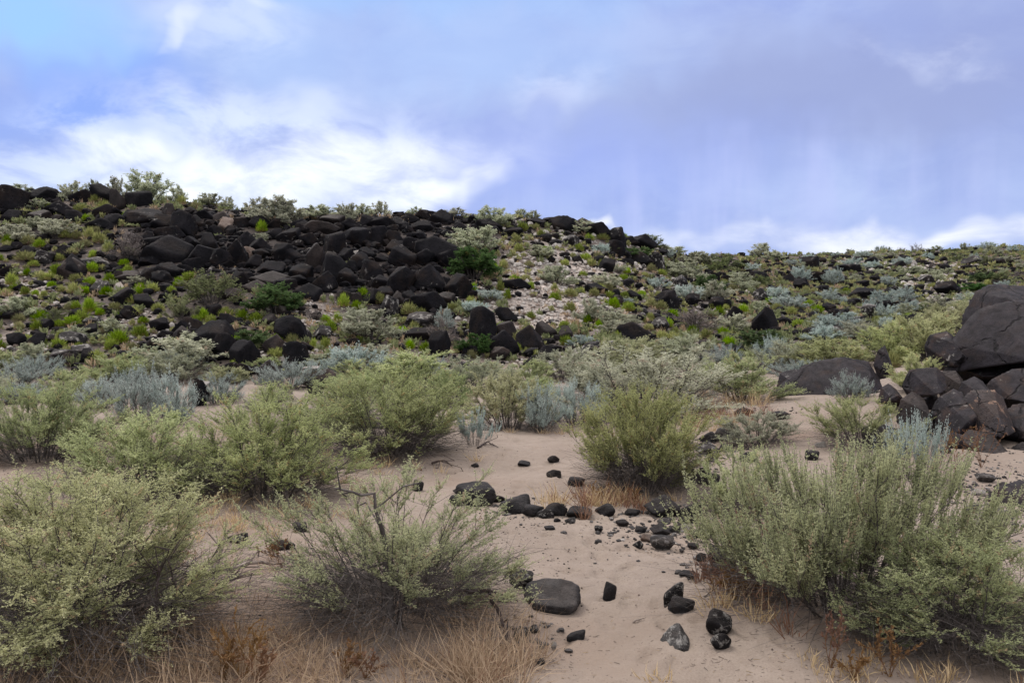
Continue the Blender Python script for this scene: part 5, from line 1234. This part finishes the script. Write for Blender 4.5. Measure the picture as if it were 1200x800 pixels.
# ------------------------------------------------------------------ dead wood
def stick(pts, r0, name, label, mat='deadwood', kids=6, seed=1, up=0.02, cat='dead branch'):
    """pts: (px, row, height above the ground in metres); the row is of the ground under it"""
    rs = np.random.RandomState(seed); P = []
    for (px, py, hh) in pts:
        x, y, z = hit(px, py); P.append(np.array([x, y, z + hh]))
    Q = []
    for i in range(len(P) - 1):
        for t in np.linspace(0, 1, 5)[:-1]: Q.append(P[i] * (1 - t) + P[i + 1] * t + rs.normal(size=3) * r0 * .4)
    Q.append(P[-1]); Q = np.array(Q); n = len(Q)
    rad = r0 * (1 - .75 * np.linspace(0, 1, n)); ang = np.linspace(0, 6.283, 7)[:-1]
    V = []
    for i in range(n):
        d = unit(Q[min(i + 1, n - 1)] - Q[max(i - 1, 0)]); s = unit(np.cross(d, [0, .3, 1])); u = np.cross(d, s)
        for a in ang: V.append(Q[i] + (s * math.cos(a) + u * math.sin(a)) * rad[i] * rs.uniform(.85, 1.15))
    Fq = [[i * 6 + j, i * 6 + (j + 1) % 6, (i + 1) * 6 + (j + 1) % 6, (i + 1) * 6 + j] for i in range(n - 1) for j in range(6)]
    V = np.array(V); Fq = np.array(Fq)
    fs = [Fq]
    if kids:
        idx = rs.randint(1, n, kids); A = Q[idx]; B = A + unit(rs.normal(size=(kids, 3)) * [1, 1, .6] + unit(Q[-1] - Q[0]) * .6 + [0, 0, .25]) * rs.uniform(.06, .2, kids)[:, None] * (r0 / .012) ** .5
        C_ = B + rs.normal(size=(kids, 3)) * .04
        V2, F2 = twig_prisms(np.concatenate([A, B]), np.concatenate([B, C_]), r0 * .35, r0 * .2, rs)
        fs.append(F2 + len(V)); V = np.concatenate([V, V2])
    return tag(obj(name, np_mesh(name, V, [np.concatenate(fs)], M[mat], True)), label, cat)
stick([(205, 672, .02), (255, 676, .04), (300, 668, .05), (335, 664, .02)], .024, 'dead_branch', 'weathered grey dead branch lying between the left shrubs', kids=9, seed=1)
stick([(200, 688, .01), (250, 692, .02), (285, 680, .03)], .012, 'dead_branch', 'thin dead branch just below the weathered grey one', 'darkstick', kids=7, seed=2)
stick([(545, 745, .22), (572, 738, .20), (590, 752, .10), (596, 768, .01)], .016, 'dead_branch', 'arched dark root-like branch right of the open saltbush', 'darkstick', kids=3, seed=3)
stick([(457, 745, .10), (452, 735, .42), (436, 738, .68), (392, 742, .73)], .017, 'dead_branch', 'bare grey bough arching up through the open saltbush', 'twig', kids=8, seed=4)
stick([(180, 770, .05), (186, 765, .36), (192, 765, .42)], .011, 'dead_branch', 'black burnt-looking twig standing at the right side of the corner bush', 'darkstick', kids=12, seed=5)
stick([(193, 765, .05), (205, 768, .30), (198, 768, .44)], .009, 'dead_branch', 'crooked dark twig leaning beside the burnt-looking one', 'darkstick', kids=9, seed=6)
stick([(600, 738, .01), (625, 736, .012), (655, 737, .008)], .005, 'dead_branch', 'slim fallen twig lying below the largest path rock', kids=2, seed=7)
stick([(742, 731, .006), (755, 727, .008)], .007, 'wood_chip', 'brown splinter of wood lying in the middle of the path', 'deadwood', kids=0, seed=8, cat='wood chip')
stick([(560, 525, .01), (572, 521, .03), (584, 525, .01)], .014, 'dead_branch', 'dark dead twig at the foot of the small upright sage', 'darkstick', kids=3, seed=9)
stick([(825, 700, .01), (850, 690, .05), (868, 676, .12)], .006, 'dead_branch', 'thin grey twig slanting from the path into the right saltbush', kids=3, seed=10)
stick([(505, 545, .02), (520, 545, .06), (530, 548, .01)], .014, 'dead_branch', 'low dark branch creeping from the dark-skirted saltbush', 'darkstick', kids=6, seed=11)
